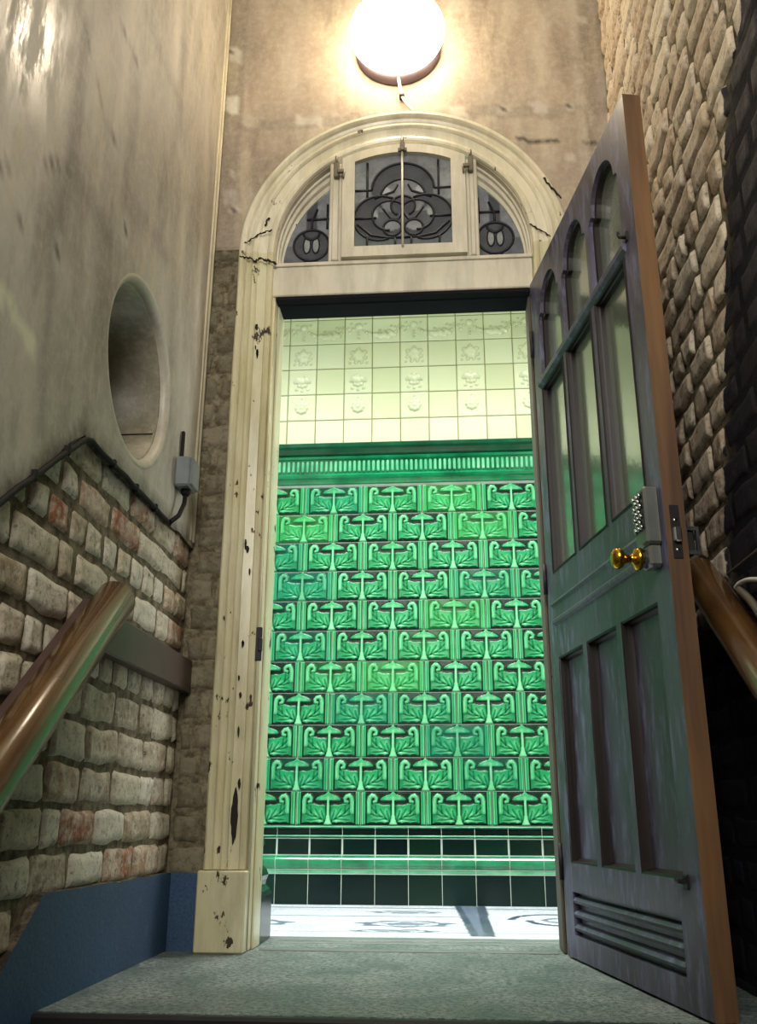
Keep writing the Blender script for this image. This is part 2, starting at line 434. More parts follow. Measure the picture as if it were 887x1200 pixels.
mb.build('brickwork', M['brick'], wl)
# plaster skin above the slanting line, ragged at its lower edge
rag = []
n_ = 150
for i in range(n_ + 1):
    y = YB + (0 - .006 - YB) * i / n_
    rag.append((y, dado_line(y) + .012 * noise.noise(Vector((y * 9, 3, 0))) + .008 * noise.noise(Vector((y * 33, 1, 0)))))
outer = rag + [(-.006, ZTOP - .01), (YB, ZTOP - .01)]
def px_l(x, y): p = at(x, y, 0, XL + .02); return (p.y, p.z)
streaks_shadows = [([(100, 20), (92, 120), (84, 195), (66, 275)], .028, .55), ([(84, 200), (108, 240), (132, 285)], .02, .35),  # dark streaks, plus diagonal shadow shapes painted into the plaster colour
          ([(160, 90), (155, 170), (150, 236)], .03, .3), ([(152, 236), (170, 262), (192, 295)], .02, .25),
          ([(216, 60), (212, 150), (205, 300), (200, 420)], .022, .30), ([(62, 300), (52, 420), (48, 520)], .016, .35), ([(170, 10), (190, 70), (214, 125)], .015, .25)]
cracks = [[(97, 0), (103, 50), (112, 90), (124, 150), (138, 170)], [(138, 15), (150, 50), (163, 78)], [(0, 198), (40, 194), (70, 190), (82, 196)], [(0, 218), (12, 240), (24, 262)]]
streaks_shadows_w = [([px_l(*p) for p in L], w, k) for L, w, k in streaks_shadows]; cracks_w = [[px_l(*p) for p in L] for L in cracks]
pale_w = [px_l(*p) for p in [(0, 345), (16, 372), (30, 392), (40, 410)]]; holes_w = [px_l(*p) for p in [(66, 292), (166, 84), (212, 180), (148, 272), (103, 6)]]
def plaster_col(u, v):
    n = noise.fractal(Vector((u * 2.2, v * .9, 4)), 1, 2, 5); m = noise.fractal(Vector((u * 9, v * 1.3, 9)), 1, 2, 4)
    c = lerp((.46, .42, .345), (.31, .275, .225), max(0, min(1, .5 + n)))
    c = lerp(c, (.56, .51, .42), max(0, min(1, m * .9)))
    lowgreen = max(0, min(1, (1.75 - v) / .7)) * .45
    c = lerp(c, (.35, .35, .26), lowgreen)
    p = (u, v)
    for L, w, k in streaks_shadows_w:
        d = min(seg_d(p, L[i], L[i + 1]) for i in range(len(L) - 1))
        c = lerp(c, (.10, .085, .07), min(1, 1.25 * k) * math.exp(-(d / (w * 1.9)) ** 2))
    for L in cracks_w:
        d = min(seg_d(p, L[i], L[i + 1]) for i in range(len(L) - 1)) + .004 * abs(noise.noise(Vector((u * 60, v * 60, 0))))
        c = lerp(c, (.03, .025, .02), .9 * math.exp(-(d / .005) ** 2))
    d = min(seg_d(p, pale_w[i], pale_w[i + 1]) for i in range(3)) + .03 * noise.noise(Vector((u * 25, v * 25, 0)))
    c = lerp(c, (.62, .62, .42), .8 if d < .02 else 0)
    for q in holes_w:
        d = math.hypot(u - q[0], (v - q[1]) * .55)
        c = lerp(c, (.46, .43, .36), .6 * math.exp(-(d / .03) ** 4)); c = lerp(c, (.02, .02, .02), 1 if d < .007 else 0)
    e = v - dado_line(u)
    if e < .045: c = lerp(c, (.07, .06, .045), max(0, min(1, (.045 - e) / .02)) * (.75 + .5 * noise.noise(Vector((u * 25, v * 25, 6)))))
    gl_ = math.exp(-((u + 1.50) / .16) ** 2 - ((v - 2.02) / .24) ** 2)
    return (*c, min(1, 1.3 * gl_))
TP = .02
mb = MB()
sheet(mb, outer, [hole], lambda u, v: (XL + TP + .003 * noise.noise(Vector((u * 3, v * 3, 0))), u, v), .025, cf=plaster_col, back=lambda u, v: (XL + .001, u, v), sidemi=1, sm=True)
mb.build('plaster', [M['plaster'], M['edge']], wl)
# drop bead by the corner
mb = MB()
for dy, r in ((-.055, .006), (-.025, .008)):
    mb.tube([(XL + TP, dy, 1.25), (XL + TP + .002, dy, ZTOP - .02)], r, 8)
mb.build('corner_bead', M['filler'], wl)
# painted skirting with the stair's slope
mb = MB()
top = [(YB, skirt_line(YB)), (-.935, .222), (-.012, .215)]
tp = []
for i in range(len(top) - 1):
    for t in range(24):
        y = top[i][0] + (top[i + 1][0] - top[i][0]) * t / 24; z = top[i][1] + (top[i + 1][1] - top[i][1]) * t / 24
        tp.append((y, z + .006 * noise.noise(Vector((y * 14, 0, 2)))))
tp.append(top[-1])
poly = tp + [(-.012, -.02), (-.90, -.02), (YB, -.02 + (YB + .9) * SL - .6)]
sheet(mb, poly, [], lambda u, v: (XL + .022, u, v), .1, back=lambda u, v: (XL + .001, u, v), sidemi=1)
mb.build('baseboard_left', [M['dado'], M['edge']], wl)

# round opening: rolled rim, reveal and boarded back
oc = empty('window_2', (XL + TP, OY, OZ)); tag(oc, 'round blind opening with rolled plaster rim in the left wall', 'round window', kind='structure')
mb = MB(); rings = []
prof = [(OR + .005, .0005), (OR - .001, .0015), (OR - .005, .0005), (OR - .010, -.002), (OR - .015, -.006), (OR - .018, -.012), (OR - .019, -.018), (OR - .019, -.026)]
for k in range(72):
    a_ = k * 2 * PI / 72; rings.append([(h, r * math.cos(a_), r * math.sin(a_)) for r, h in prof])
mb.sweep(rings, 0, False, True, False, True)
mb.c = [(.44, .40, .31)] * len(mb.v); mb.build('rolled_rim', M['oculus'], oc)
mb = MB(); rings = []
for k in range(72):
    a_ = k * 2 * PI / 72; rings.append([(h, (OR - q) * math.cos(a_), (OR - q) * math.sin(a_)) for q, h in ((.019, -.025), (.026, -.028), (.026, -.40))])
mb.sweep(rings, 0, False, True, False, True)
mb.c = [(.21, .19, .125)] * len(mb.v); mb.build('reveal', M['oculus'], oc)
mb = MB(); a_ = -.40; rj = OR - .0275
mb.tube([(-.030, rj * math.cos(a_), rj * math.sin(a_)), (-.40, rj * math.cos(a_), rj * math.sin(a_))], .0022, 6); mb.build('joint', M['crack'], oc)
mb = MB(); rr = OR - .027
def half(z0, z1, x):
    pts = [(rr * math.cos(k * 2 * PI / 64), rr * math.sin(k * 2 * PI / 64)) for k in range(64)]
    pts = [(y, min(max(z, z0), z1)) for y, z in pts]
    out = []
    for p in pts:
        if not out or math.hypot(p[0] - out[-1][0], p[1] - out[-1][1]) > 1e-5: out.append(p)
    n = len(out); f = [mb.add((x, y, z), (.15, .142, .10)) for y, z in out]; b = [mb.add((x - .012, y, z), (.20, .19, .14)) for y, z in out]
    mb.face(f); mb.face(b[::-1])
    for i in range(n): mb.face((f[i], f[(i + 1) % n], b[(i + 1) % n], b[i]))
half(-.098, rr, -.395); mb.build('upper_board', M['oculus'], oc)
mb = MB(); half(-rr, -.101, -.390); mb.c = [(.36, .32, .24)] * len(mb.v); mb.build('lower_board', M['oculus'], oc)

# ================================================================== RIGHT STAIR WALL
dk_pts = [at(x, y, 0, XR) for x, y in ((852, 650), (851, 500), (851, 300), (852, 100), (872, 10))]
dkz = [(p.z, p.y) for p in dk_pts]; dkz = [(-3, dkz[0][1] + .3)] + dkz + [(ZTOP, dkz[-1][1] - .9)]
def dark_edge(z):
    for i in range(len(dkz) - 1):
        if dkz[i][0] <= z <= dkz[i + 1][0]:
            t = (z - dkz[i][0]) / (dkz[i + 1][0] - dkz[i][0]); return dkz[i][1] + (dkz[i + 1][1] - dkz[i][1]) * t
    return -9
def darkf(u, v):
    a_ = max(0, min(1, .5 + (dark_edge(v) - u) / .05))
    low = .84 if u > -.6 else .84 + (u + .6) * .3  # low band painted dark: the door's shade over a dark dado
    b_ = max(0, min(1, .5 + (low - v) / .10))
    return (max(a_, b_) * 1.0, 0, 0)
mb = MB()
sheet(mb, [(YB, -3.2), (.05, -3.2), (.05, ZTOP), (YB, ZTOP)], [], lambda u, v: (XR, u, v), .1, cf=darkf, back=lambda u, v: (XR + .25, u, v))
wr = tag(mb.build('wall_right', M['mortar'], recalc=False), 'right stair wall of worn brick, blackened towards the stair, dark low down with door shade painted in', 'wall', kind='structure')
mb = MB()
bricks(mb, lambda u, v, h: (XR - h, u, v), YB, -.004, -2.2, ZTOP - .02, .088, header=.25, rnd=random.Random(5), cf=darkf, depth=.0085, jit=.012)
mb.build('brickwork', M['brick_right'], wr)

# ================================================================== DOOR WALL
ro = .60
def arch_loop(r, zb, zc=ZC, n=48):
    return [(XC - r, zb)] + [(XC - r * math.cos(PI * k / n), zc + r * math.sin(PI * k / n)) for k in range(n + 1)] + [(XC + r, zb)]
def px_d(x, y, Y=0): p = at(x, y, 1, Y); return (p.x, p.z)
crk = [[px_d(*p) for p in L] for L in ([(604, 160), (620, 166), (650, 166), (700, 167)], [(268, 300), (280, 299)])]
spots = [[px_d(x, y), r] for x, y, r in ((358, 142, .010), (589, 129, .010), (668, 125, .010), (271, 62, .008), (275, 246, .009), (668, 184, .008), (683, 24, .008), (272, 203, .006))]
pats = [([px_d(*p) for p in L], c_) for L, c_ in (
    ([(266, 112), (282, 110), (280, 120), (276, 136), (268, 130), (261, 122)], (.60, .57, .46)),
    ([(270, 54), (282, 58), (286, 72), (278, 74), (268, 68)], (.5, .46, .38)),
    ([(262, 222), (280, 224), (279, 240), (262, 238)], (.38, .33, .27)),
    ([(345, 136), (378, 137), (376, 148), (348, 147)], (.48, .42, .34)),
    ([(284, 134), (308, 136), (306, 150), (286, 148)], (.44, .37, .28)),
    ([(528, 126), (546, 126), (546, 137), (530, 138)], (.48, .42, .34)),
    ([(622, 120), (645, 122), (642, 133), (624, 133)], (.46, .40, .33)))]
z_line = px_d(500, 137)[1]
def door_wall_col(u, v):
    n = noise.fractal(Vector((u * 1.7, v * 1.7, 14)), 1, 2, 5); m = noise.fractal(Vector((u * 7, v * 2.2, 2)), 1, 2, 4)
    c = lerp((.42, .33, .235), (.31, .245, .18), max(0, min(1, .5 + n)))
    c = lerp(c, (.48, .41, .31), max(0, min(1, m)))
    if abs(v - z_line + .02 * noise.noise(Vector((u * 4, 0, 0)))) < .028: c = lerp(c, (.24, .20, .155), .55)
    if u < -1.10: c = lerp(c, (.20, .165, .125), .55)  # shade of the left corner strip, painted into the colour
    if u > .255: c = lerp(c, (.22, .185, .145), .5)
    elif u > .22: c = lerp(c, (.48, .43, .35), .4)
    for L, cc in pats:
        if inpoly((u + .006 * noise.noise(Vector((u * 50, v * 50, 0))), v), L): c = cc
    for L in crk:
        d = min(seg_d((u, v), L[i], L[i + 1]) for i in range(len(L) - 1)) + .006 * abs(noise.noise(Vector((u * 40, v * 40, 0))))
        c = lerp(c, (.02, .015, .01), .95 if d < .006 else 0)
    for q, r in spots:
        d = math.hypot(u - q[0], v - q[1]); c = lerp(c, (.52, .46, .38), .6 if d < r * 2.2 else 0); c = lerp(c, (.02, .02, .02), 1 if d < r * .8 else 0)
    return c
X0, X1 = XL - .3, XR + .3
outer = [(X0, -.3), (XC - ro, -.3), *arch_loop(ro, 0), (XC + ro, -.3), (X1, -.3), (X1, ZTOP), (X0, ZTOP)]
mb = MB()
zr = 2.41
sheet(mb, outer, [], lambda u, v: (u, 0. if v > zr or u > -1. else .008, v), .018, cf=door_wall_col, back=None)
def hall_col(u, v): return (.7, .72, .6)
sheet(mb, outer, [], lambda u, v: (u, HW, v), .3, 1, back=None)
lp = arch_loop(ro, -.02)
for i in range(len(lp) - 1):
    k = [mb.add((lp[i][0], 0, lp[i][1])), mb.add((lp[i + 1][0], 0, lp[i + 1][1])), mb.add((lp[i + 1][0], HW, lp[i + 1][1])), mb.add((lp[i][0], HW, lp[i][1]))]
    mb.face(k, 1)
wd = tag(mb.build('wall_back', [M['plaster_door'], M['hall_paint']], recalc=False), 'brown plastered end wall around the arched doorway', 'wall', kind='structure')
mb = MB()
bricks(mb, lambda u, v, h: (u, -h, v), XL + .01, XC - .60, .20, zr, .092, header=.5, rnd=random.Random(23), depth=.012, jit=.012)
mb.build('brickwork', M['brick_bare'], wd)
mb = MB(); sheet(mb, [(XL, .1), (XC - .6, .1), (XC - .6, zr), (XL, zr)], [], lambda u, v: (u, -.003 - .004 * noise.noise(Vector((u * 30, v * 30, 0))), v), .012)
mb.build('mortar_bed', M['mortar'], wd, recalc=False)
mb = MB(); mb.box((XL + .02, -.016, -.01), (XC - .605, -.001, .215), 0, .003); mb.build('baseboard_back', M['dado'], wd)
mb = MB(); mb.box((XC + .615, -.016, -.01), (XR - .002, -.001, .215), 0, .003); mb.build('baseboard_back', M['dado'], wd)

# ================================================================== DOORCASE
dc = empty('door_frame', (XC, 0, 0)); tag(dc, 'cream painted arched door frame, its paint flaking and cracked at the left springing', 'door frame', kind='structure')
def loc(p, o=(XC, 0, 0)): return (p[0] - o[0], p[1] - o[1], p[2] - o[2])
prof = [(.614, 0), (.614, -.046), (.608, -.054), (.596, -.055), (.589, -.047), (.584, -.032), (.574, -.026), (.564, -.032), (.556, -.042), (.546, -.043),
        (.540, -.036), (.537, -.028), (.505, -.024), (.499, -.032), (.490, -.035), (.482, -.030), (.478, -.018), (.476, .03), (.49, .04), (.595, .02)]
prof = [(r if r < .53 else .53 + (r - .53) * .93, y * .75 if y < 0 else y) for r, y in prof]
def path_rings(prof, z0, zc=ZC, n=64):
    P = []
    for z in vrange(z0, zc, 40)[:-1]: P.append([(-r, y, z) for r, y in prof])
    for k in range(n + 1):
        a_ = PI * k / n; P.append([(-r * math.cos(a_), y, zc + r * math.sin(a_)) for r, y in prof])
    for z in vrange(zc, z0, 40)[1:]: P.append([(r, y, z) for r, y in prof])
    return P
R_ = path_rings(prof, .226)
def wob(rings):
    out = []
    for r in rings: out.append([(x + .0022 * noise.noise(Vector((x * 9, z * 6, 1))), y + .002 * noise.noise(Vector((x * 7, z * 9, 8))), z) for x, y, z in r])
    return out
R_ = wob(R_)
i1 = 40; i2 = 40 + 64
mb = MB(); mb.sweep(R_[i1:i2 + 1], 0); mb.build('arch_moulding', M['cream'], dc)
mb = MB(); mb.sweep(R_[:i1 + 1], 0); mb.build('architrave', M['cream_chip'], dc)
mb = MB(); mb.sweep(R_[i2:], 0); mb.build('architrave', M['cream_chip'], dc)
for sx in (-1, 1):
    mb = MB(); mb.box((sx * .618, -.060, 0), (sx * .470, .03, .224), 0, .004); mb.build('plinth_block', M['cream_chip'], dc)
# jambs with stop bead and rebate
for sx in (-1, 1):
    mb = MB()
    mb.box((sx * .476, -.012, 0), (sx * .468, .14, 2.195), 0, .003)
    mb.box((sx * .468, .035, 0), (sx * .461, .14, 2.190), 0, .003)
    mb.tube([(sx * .472, -.014, .0), (sx * .472, -.014, 2.19)], .006, 8)
    mb.build('jamb', M['cream_chip'], dc)
# old hinge keep on the left jamb
mb = MB(); z0 = at(302, 775, 1, -.01).z
mb.box((-.482, -.022, z0), (-.462, -.012, z0 + .11), 0, .002); mb.box((-.472, -.03, z0 + .03), (-.460, -.012, z0 + .075), 0, .003)
mb.build('strike_plate', M['iron_dark'], dc)
# paint missing down to the wood in a long flake
mb = MB()
def flake(cx, cz, w, h, y):
    pts = []
    for k in range(22):
        a_ = 2 * PI * k / 22; q = 1 + .4 * noise.noise(Vector((k * .9, cz * 7, cx)))
        pts.append((cx + w * math.cos(a_) * q, cz + h * math.sin(a_) * q))
    f = [mb.add((x, y - .0015, z)) for x, z in pts]; b = [mb.add((x, y + .004, z)) for x, z in pts]
    mb.face(f)
    for i in range(22): mb.face((f[i], f[(i + 1) % 22], b[(i + 1) % 22], b[i]))
flake(-.5225, at(270, 955, 1, -.03).z, .010, .075, -.027)
rn = random.Random(4)
for k in range(15):
    flake(-rn.choice([.5225, .512, .53]), rn.uniform(.3, 2.3), rn.uniform(.002, .005), rn.uniform(.004, .018), -.0265)
mb.build('bare_wood_flakes', M['crack'], dc)
# cracks across the left springing
mb = MB()
def crack(pts, Y, r=.0035):
    P = []
    for i in range(len(pts) - 1):
        for t in range(6):
            x = pts[i][0] + (pts[i + 1][0] - pts[i][0]) * t / 6; y = pts[i][1] + (pts[i + 1][1] - pts[i][1]) * t / 6
            q = at(x + rn.uniform(-.8, .8), y + rn.uniform(-1.2, 1.2), 1, Y); P.append((q.x - XC, q.y, q.z))
    mb.tube(P, [r * rn.uniform(.5, 1.3) for _ in P], 6)
crack([(281, 301), (292, 302), (298, 306), (306, 303), (316, 306), (324, 310)], -.04, .0045)
crack([(283, 287), (292, 282), (302, 275), (312, 272), (321, 268)], -.038, .003)
crack([(311, 264), (313, 258), (316, 256)], -.03, .004)
crack([(620, 262), (634, 270), (648, 280)], -.03, .003)
crack([(636, 208), (646, 220), (660, 234)], -.048, .0035)
mb.build('cracks', M['crack'], dc)
# transom beam
mb = MB()
mb.box((-.487, -.012, 2.197), (.476, .13, 2.333), 0, .004)
mb.box((-.487, -.020, 2.318), (.476, -.011, 2.333), 0, .002)
mb.build('transom', M['cream_fan'], dc)
mb = MB(); mb.box((-.466, -.006, 2.183), (.462, .03, 2.198), 0, .002); mb.box((-.466, .03, 2.180), (.462, .13, 2.198), 0, .003); mb.build('door_stop', M['soffit'], dc)
mb = MB(); mb.box((.466, .030, .0), (.456, .15, 2.19), 0, .003); mb.build('jamb_lining', m_plain('jamb_lining_paint', (84, 74, 60), .6), dc)

# ================================================================== FANLIGHT
Z0 = 2.333; zf = 2.335
fl = empty('window_1', (XC, 0, Z0)); tag(fl, 'half round fanlight of leaded glass above the doorway', 'window', kind='structure')
def lf(p): return (p[0], p[1], p[2] - Z0)
mb = MB(); n = 56
st = [(.476, 2.380, -.005), (.476, 2.380, .02), (.470, 2.378, .022), (.470, 2.374, .034), (.464, 2.364, .036), (.463, 2.358, .048), (.457, 2.344, .050), (.456, 2.338, .085), (.52, 2.38, .085), (.52, 2.38, -.0)]
rings = []
for k in range(n + 1):
    a_ = PI * k / n; r_ = []
    for r, zc, y in st: r_.append(lf((-r * math.cos(a_), y, zc + r * math.sin(a_))))
    rings.append(r_)
low0 = [lf((x, y, Z0)) for (x, y, z) in [(-r, y, 0) for r, zc, y in st]]; low1 = [lf((r, y, Z0)) for r, zc, y in st]
rings = [low0] + rings + [low1]
mb.sweep(rings, 0, True, False); mb.build('curved_frame', M['cream_fan'], fl)
for x0, x1 in ((-.275, -.226), (.243, .286)):
    xm = max(abs(x0), abs(x1)); mb = MB()
    zt0 = math.sqrt(.472 ** 2 - x0 ** 2) + .045 if abs(x0) < .47 else 0; zt1 = math.sqrt(.472 ** 2 - x1 ** 2) + .045
    zt = min(zt0, zt1) + .012
    mb.box((x0, -.016, 0), (x1, .05, zt), 0, .004); mb.box((x0 + .012, -.026, 0), (x1 - .012, -.015, zt - .01), 0, .004)
    mb.build('mullion', M['cream_fan'], fl)
# casement
cs = empty('casement', (0, -.006, .004)); cs.parent = fl
hx0, hx1 = -.224, .241; xm = (hx0 + hx1) / 2
def arc_z(x, r): return math.sqrt(max(0, r * r - x * x)) + .002
go = [(hx0, 0), (hx1, 0)] + [(x, arc_z(x, .492)) for x in vrange(hx1, hx0, 24)]
gi = [(-.177, .043), (.187, .043)] + [(x, arc_z(x, .455)) for x in vrange(.187, -.177, 24)]
mb = MB(); sheet(mb, go, [gi], lambda u, v: (u, -.032, v), 0, back=lambda u, v: (u, .0, v)); mb.build('sash_frame', M['cream_fan'], cs)
mb = MB(); mb.tube([(.004, -.036, .03), (.004, -.036, .452)], .0045, 8); mb.build('centre_bar', M['cream_fan'], cs)
def pane_central(x, z):
    ax = abs(x - .005); zz = z  # z from sash bottom
    crescents = (math.hypot(ax, zz - .30) < .118 and not math.hypot(ax, zz - .262) < .085) or \
                (math.hypot(ax - .088, zz - .175) < .098 and not math.hypot(ax - .050, zz - .185) < .066)
    if crescents: return (.050, .056, .066)
    if math.hypot(ax - .040, zz - .130) < .033: return (.26, .27, .28)
    if math.hypot(ax, zz - .225) < .045: return (.06, .065, .08)
    if math.hypot(ax - .07, zz - .295) < .022: return (.42, .43, .43)
    if math.hypot(ax - .118, zz - .195) < .026: return (.34, .35, .36)
    if zz < .12 or ax > .145: return (.12, .14, .14) if zz < .25 else (.24, .26, .26)
    return (.20, .21, .22) if zz > .2 else (.08, .09, .10)
gl = [(-.180, .040), (.190, .040)] + [(x, arc_z(x, .458)) for x in vrange(.190, -.180, 24)]
mb = MB(); sheet(mb, gl, [], lambda u, v: (u, -.012, v), .006, cf=pane_central, back=lambda u, v: (u, -.008, v)); mb.build('leaded_pane', M['lead_glass'], cs)
mb = MB(); yl = -.014
def lead(pts, r=.0048): mb.tube([(x, yl, z) for x, z in pts], r, 6)
def arc(cx, cz, r, a0, a1, n=20, sx=1): return [(cx + sx * r * math.cos(math.radians(a_)), cz + r * math.sin(math.radians(a_))) for a_ in vrange(a0, a1, n)]
for q in (-1, 1):
    X = lambda L: [(.005 + q * x, z) for x, z in L]
    lead(X(arc(0, .300, .118, 0, 90))); lead(X(arc(0, .262, .085, 10, 90)))
    lead(X(arc(.088, .175, .098, -110, 120))); lead(X(arc(.050, .185, .066, -90, 140)))
    lead(X(arc(.040, .130, .034, 0, 360, 24))); lead(X([(0, .085), (.06, .088), (.12, .10), (.172, .15)]))
    lead(X([(0, .20), (.02, .165), (.045, .17), (.075, .215)])); lead(X(arc(0, .225, .045, -60, 90)))
    lead(X([(.135, .04), (.135, .10)])); lead(X([(.135, .27), (.135, .425)])); lead(X([(.118, .30), (.182, .30)])); lead(X([(.10, .175), (.182, .175)]))
    lead(X([(.02, .32), (.035, .29), (.075, .275), (.108, .262)])); lead(X([(.03, .04), (.03, .088)]))
mb.build('lead_cames', M['lead'], cs)
mb = MB()
mb.box((-.004, -.05, .452), (.014, -.03, .492), 0, .003); mb.box((-.012, -.044, .452), (.022, -.034, .468), 0, .002); mb.tube([(.005, -.045, .47), (.005, -.045, .515)], .006, 8)
mb.build('catch', M['iron'], cs)
# stays on the mullion heads
for x, s_ in ((-.247, 1), (.262, -1)):
    mb = MB(); mb.box((x - .010, -.045, .355), (x + .010, -.026, .425), 0, .003); mb.box((x + s_ * .004, -.052, .37), (x + s_ * .030, -.038, .385), 0, .002)
    mb.tube([(x, -.04, .425), (x - s_ * .002, -.035, .455)], .005, 8); mb.tube([(x + s_ * .03, -.046, .38), (x + s_ * .026, -.046, .345)], .004, 8)
    mb.build('casement_stay', M['iron'], fl)
# side panes
def side_loop(q):
    xs = vrange(.282, .456, 14) if q > 0 else vrange(.270, .456, 14)
    return [(q * x, 0.) for x in (xs[0], xs[-1])] + [(q * x, math.sqrt(max(0, .459 ** 2 - x * x)) + .003) for x in xs[::-1]]
for q in (-1, 1):
    cx = .350 * q; cz = .120
    def pc(x, z):
        d = math.hypot(x - cx, z - cz); e = abs(x - cx)
        if math.hypot((e - .017) / .014, (z - cz) / .036) < 1: return (.30, .32, .31)
        if d < .066: return (.055, .062, .075)
        if e < .02 and z > cz: return (.05, .055, .07)
        return (.12, .13, .14) if z < .12 else (.20, .21, .23)
    mb = MB(); L = side_loop(q)
    sheet(mb, L, [], lambda u, v: (u, .052, v), .006, cf=pc, back=lambda u, v: (u, .056, v)); mb.build('leaded_pane', M['lead_glass'], fl)
    mb = MB(); yl = .049
    lead(arc(cx, cz, .068, 0, 360, 28)); lead(arc(cx, cz + .055, .03, 180, 360, 12))
    for e in (-.017, .017): lead([(cx + e + .014 * math.cos(t), cz + .036 * math.sin(t)) for t in vrange(0, 2 * PI, 16)], .003)
    lead([(cx - .022, 0), (cx - .022, .055)]); lead([(cx + .022, 0), (cx + .022, .055)]); lead([(cx - q * .06, .19), (cx - q * .06, .30)]); lead([(cx - q * .068, .235), (cx + q * .02, .235)])
    lead([(cx, .188), (cx, .225), (cx - q * .02, .28)])
    mb.build('lead_cames', M['lead'], fl)

# ================================================================== LAMP
lc = at(465, 33, 1, -.12)
lp_ = empty('wall_lamp', (lc.x, -.002, lc.z)); tag(lp_, 'glowing white globe lamp on the wall above the arch', 'lamp')
R0 = 56 / F_PX * ((lc - CAM).dot(_f))
mb = MB(); mb.lathe([(0, 0), (R0 * .90, 0), (R0 * .92, -.010), (R0 * .90, -.044), (R0 * .84, -.052), (0, -.052)][::-1], (0, 0, 0), (0, 1, 0), 40); mb.build('base', M['lamp_base'], lp_)
mb = MB(); mb.lathe([(R0 * .80, -.052)] + [(R0 * math.cos(t), -.105 - R0 * .62 * math.sin(t)) for t in vrange(-.45, PI / 2, 16)], (0, 0, 0), (0, 1, 0), 48); mb.build('globe', M['opal'], lp_)
mb = MB(); P = []
for x, y in ((468, 86), (467, 96), (469, 106), (471, 114), (475, 122), (482, 129), (486, 133)):
    p = at(x, y, 1, -.012); P.append((p.x, p.y, p.z))
P = [(x, -.020 - .03 * max(0, 1 - k / 3), z) for k, (x, y, z) in enumerate(P)]; mb.tube(P, .0062, 8); cord = tag(mb.build('lamp_cord', M['white_cord']), 'short white cord running from the globe lamp down to the arch', 'cord')
p = P[3]; mb = MB(); mb.box((p[0] - .010, -.030, p[2] - .006), (p[0] + .010, -.001, p[2] + .006), 0, .002); mb.build('clip', M['iron_dark'], cord)

# ================================================================== HALL BEYOND
HX0, HX1 = -.9 - 14 * T, -1.130 + 16 * T
HX0 = -1.130 - 10 * T
hf = empty('wall_front', (0, YF, 0)); tag(hf, 'tiled hall wall of green relief tiles under cream tiles', 'wall', kind='structure')
mb = MB(); mb.box((HX0 - .1, .006, -.05), (HX1 + .1, .2, 3.6), 0); mb.build('backing', M['grout'], hf)
mb = MB(); mb.box((HX0 - .1, .003, 2.244), (HX1 + .1, .007, 3.6), 0); mb.build('cream_grout_bed', M['grout_cream'], hf)
def sm01(x): x = max(0., min(1., x)); return x * x * (3 - 2 * x)
def stroke(p, pts, r0, r1):
    b = 9
    for i in range(len(pts) - 1):
        t = i / (len(pts) - 1); r = r0 + (r1 - r0) * t; b = min(b, seg_d(p, pts[i], pts[i + 1]) / r)
    return b
CURL = [(.378, .20), (.380, .28), (.376, .35), (.362, .405), (.332, .438), (.292, .430), (.262, .396), (.268, .356), (.300, .345)]
VEINS = [[(.02, .035), (.10, .085), (.18, .125), (.26, .175), (.34, .26)], [(.10, .085), (.16, .17), (.20, .235)], [(.18, .125), (.25, .13), (.34, .16)],
         [(.05, .06), (.08, .14), (.10, .21)], [(.12, .09), (.22, .08), (.33, .07)], [(.26, .175), (.27, .23), (.27, .29)]]
def relief(u, v):
    a_ = abs(u); y = v * .5; p = (a_, y)
    if a_ > .432: return .64 + .13 * math.cos((a_ - .432) / .068 * PI * 3)
    if a_ > .412: return .14
    if .404 < a_: return .66
    h = .06
    bot = .020 + .016 * abs(math.sin(a_ * 24)); top = .318 + .014 * math.sin(a_ * 26 + 1) - .03 * sm01((.12 - a_) / .1)
    if bot < y < top:
        e = min((y - bot) / .022, (top - y) / .02, 1)
        h = .50 + .09 * math.sin(a_ * 13 - .5) + .10 * (1 - y / .3) + .10 * noise.noise(Vector((a_ * 14, y * 14, 3)))
        for k, L in enumerate(VEINS):
            q = stroke(p, L, .012 if k == 0 else .009, .005)
            if q < 2.2: h -= .26 * math.exp(-q * q)
            elif q < 5: h += .05 * math.exp(-(q - 3.2) ** 2)
        h += .10 * math.exp(-((e - .6) / .25) ** 2)
        h *= sm01(e + .15)
    q = stroke(p, CURL, .040, .021)
    if q < 1.4: h = max(h, .80 * sm01((1.4 - q) / .8) - .14 * math.exp(-((q - .45) / .22) ** 2) * (1 if y < .42 else 0))
    q = (a_ / .20) ** 2 + ((y - .355) / .105) ** 2
    if q < 1 and y > .352: h = max(h, .46 + .34 * math.sqrt(1 - q) - .10 * abs(math.sin(a_ * 30)) * (1 - q)) if y > .364 else .26
    if a_ < .05 * max(0, (.5 - y) / .05) + .012 and y > .448: h = max(h, .66)
    w = .024 + .05 * max(0, 1 - y / .17) ** 2
    if a_ < w and y < .364: h = max(h, .56 + .30 * math.sqrt(max(0, 1 - (a_ / w) ** 2)))
    elif a_ < w + .014 and y < .364: h *= .55
    return max(0, h)
NU, NV = 80, 40
tab = [[relief(-.5 + i / NU, j / NV) for i in range(NU + 1)] for j in range(NV + 1)]
zg = .340; p = at(494.8, 615, 1, YF - .008); ph = p.x
mb = MB(); g = .0016
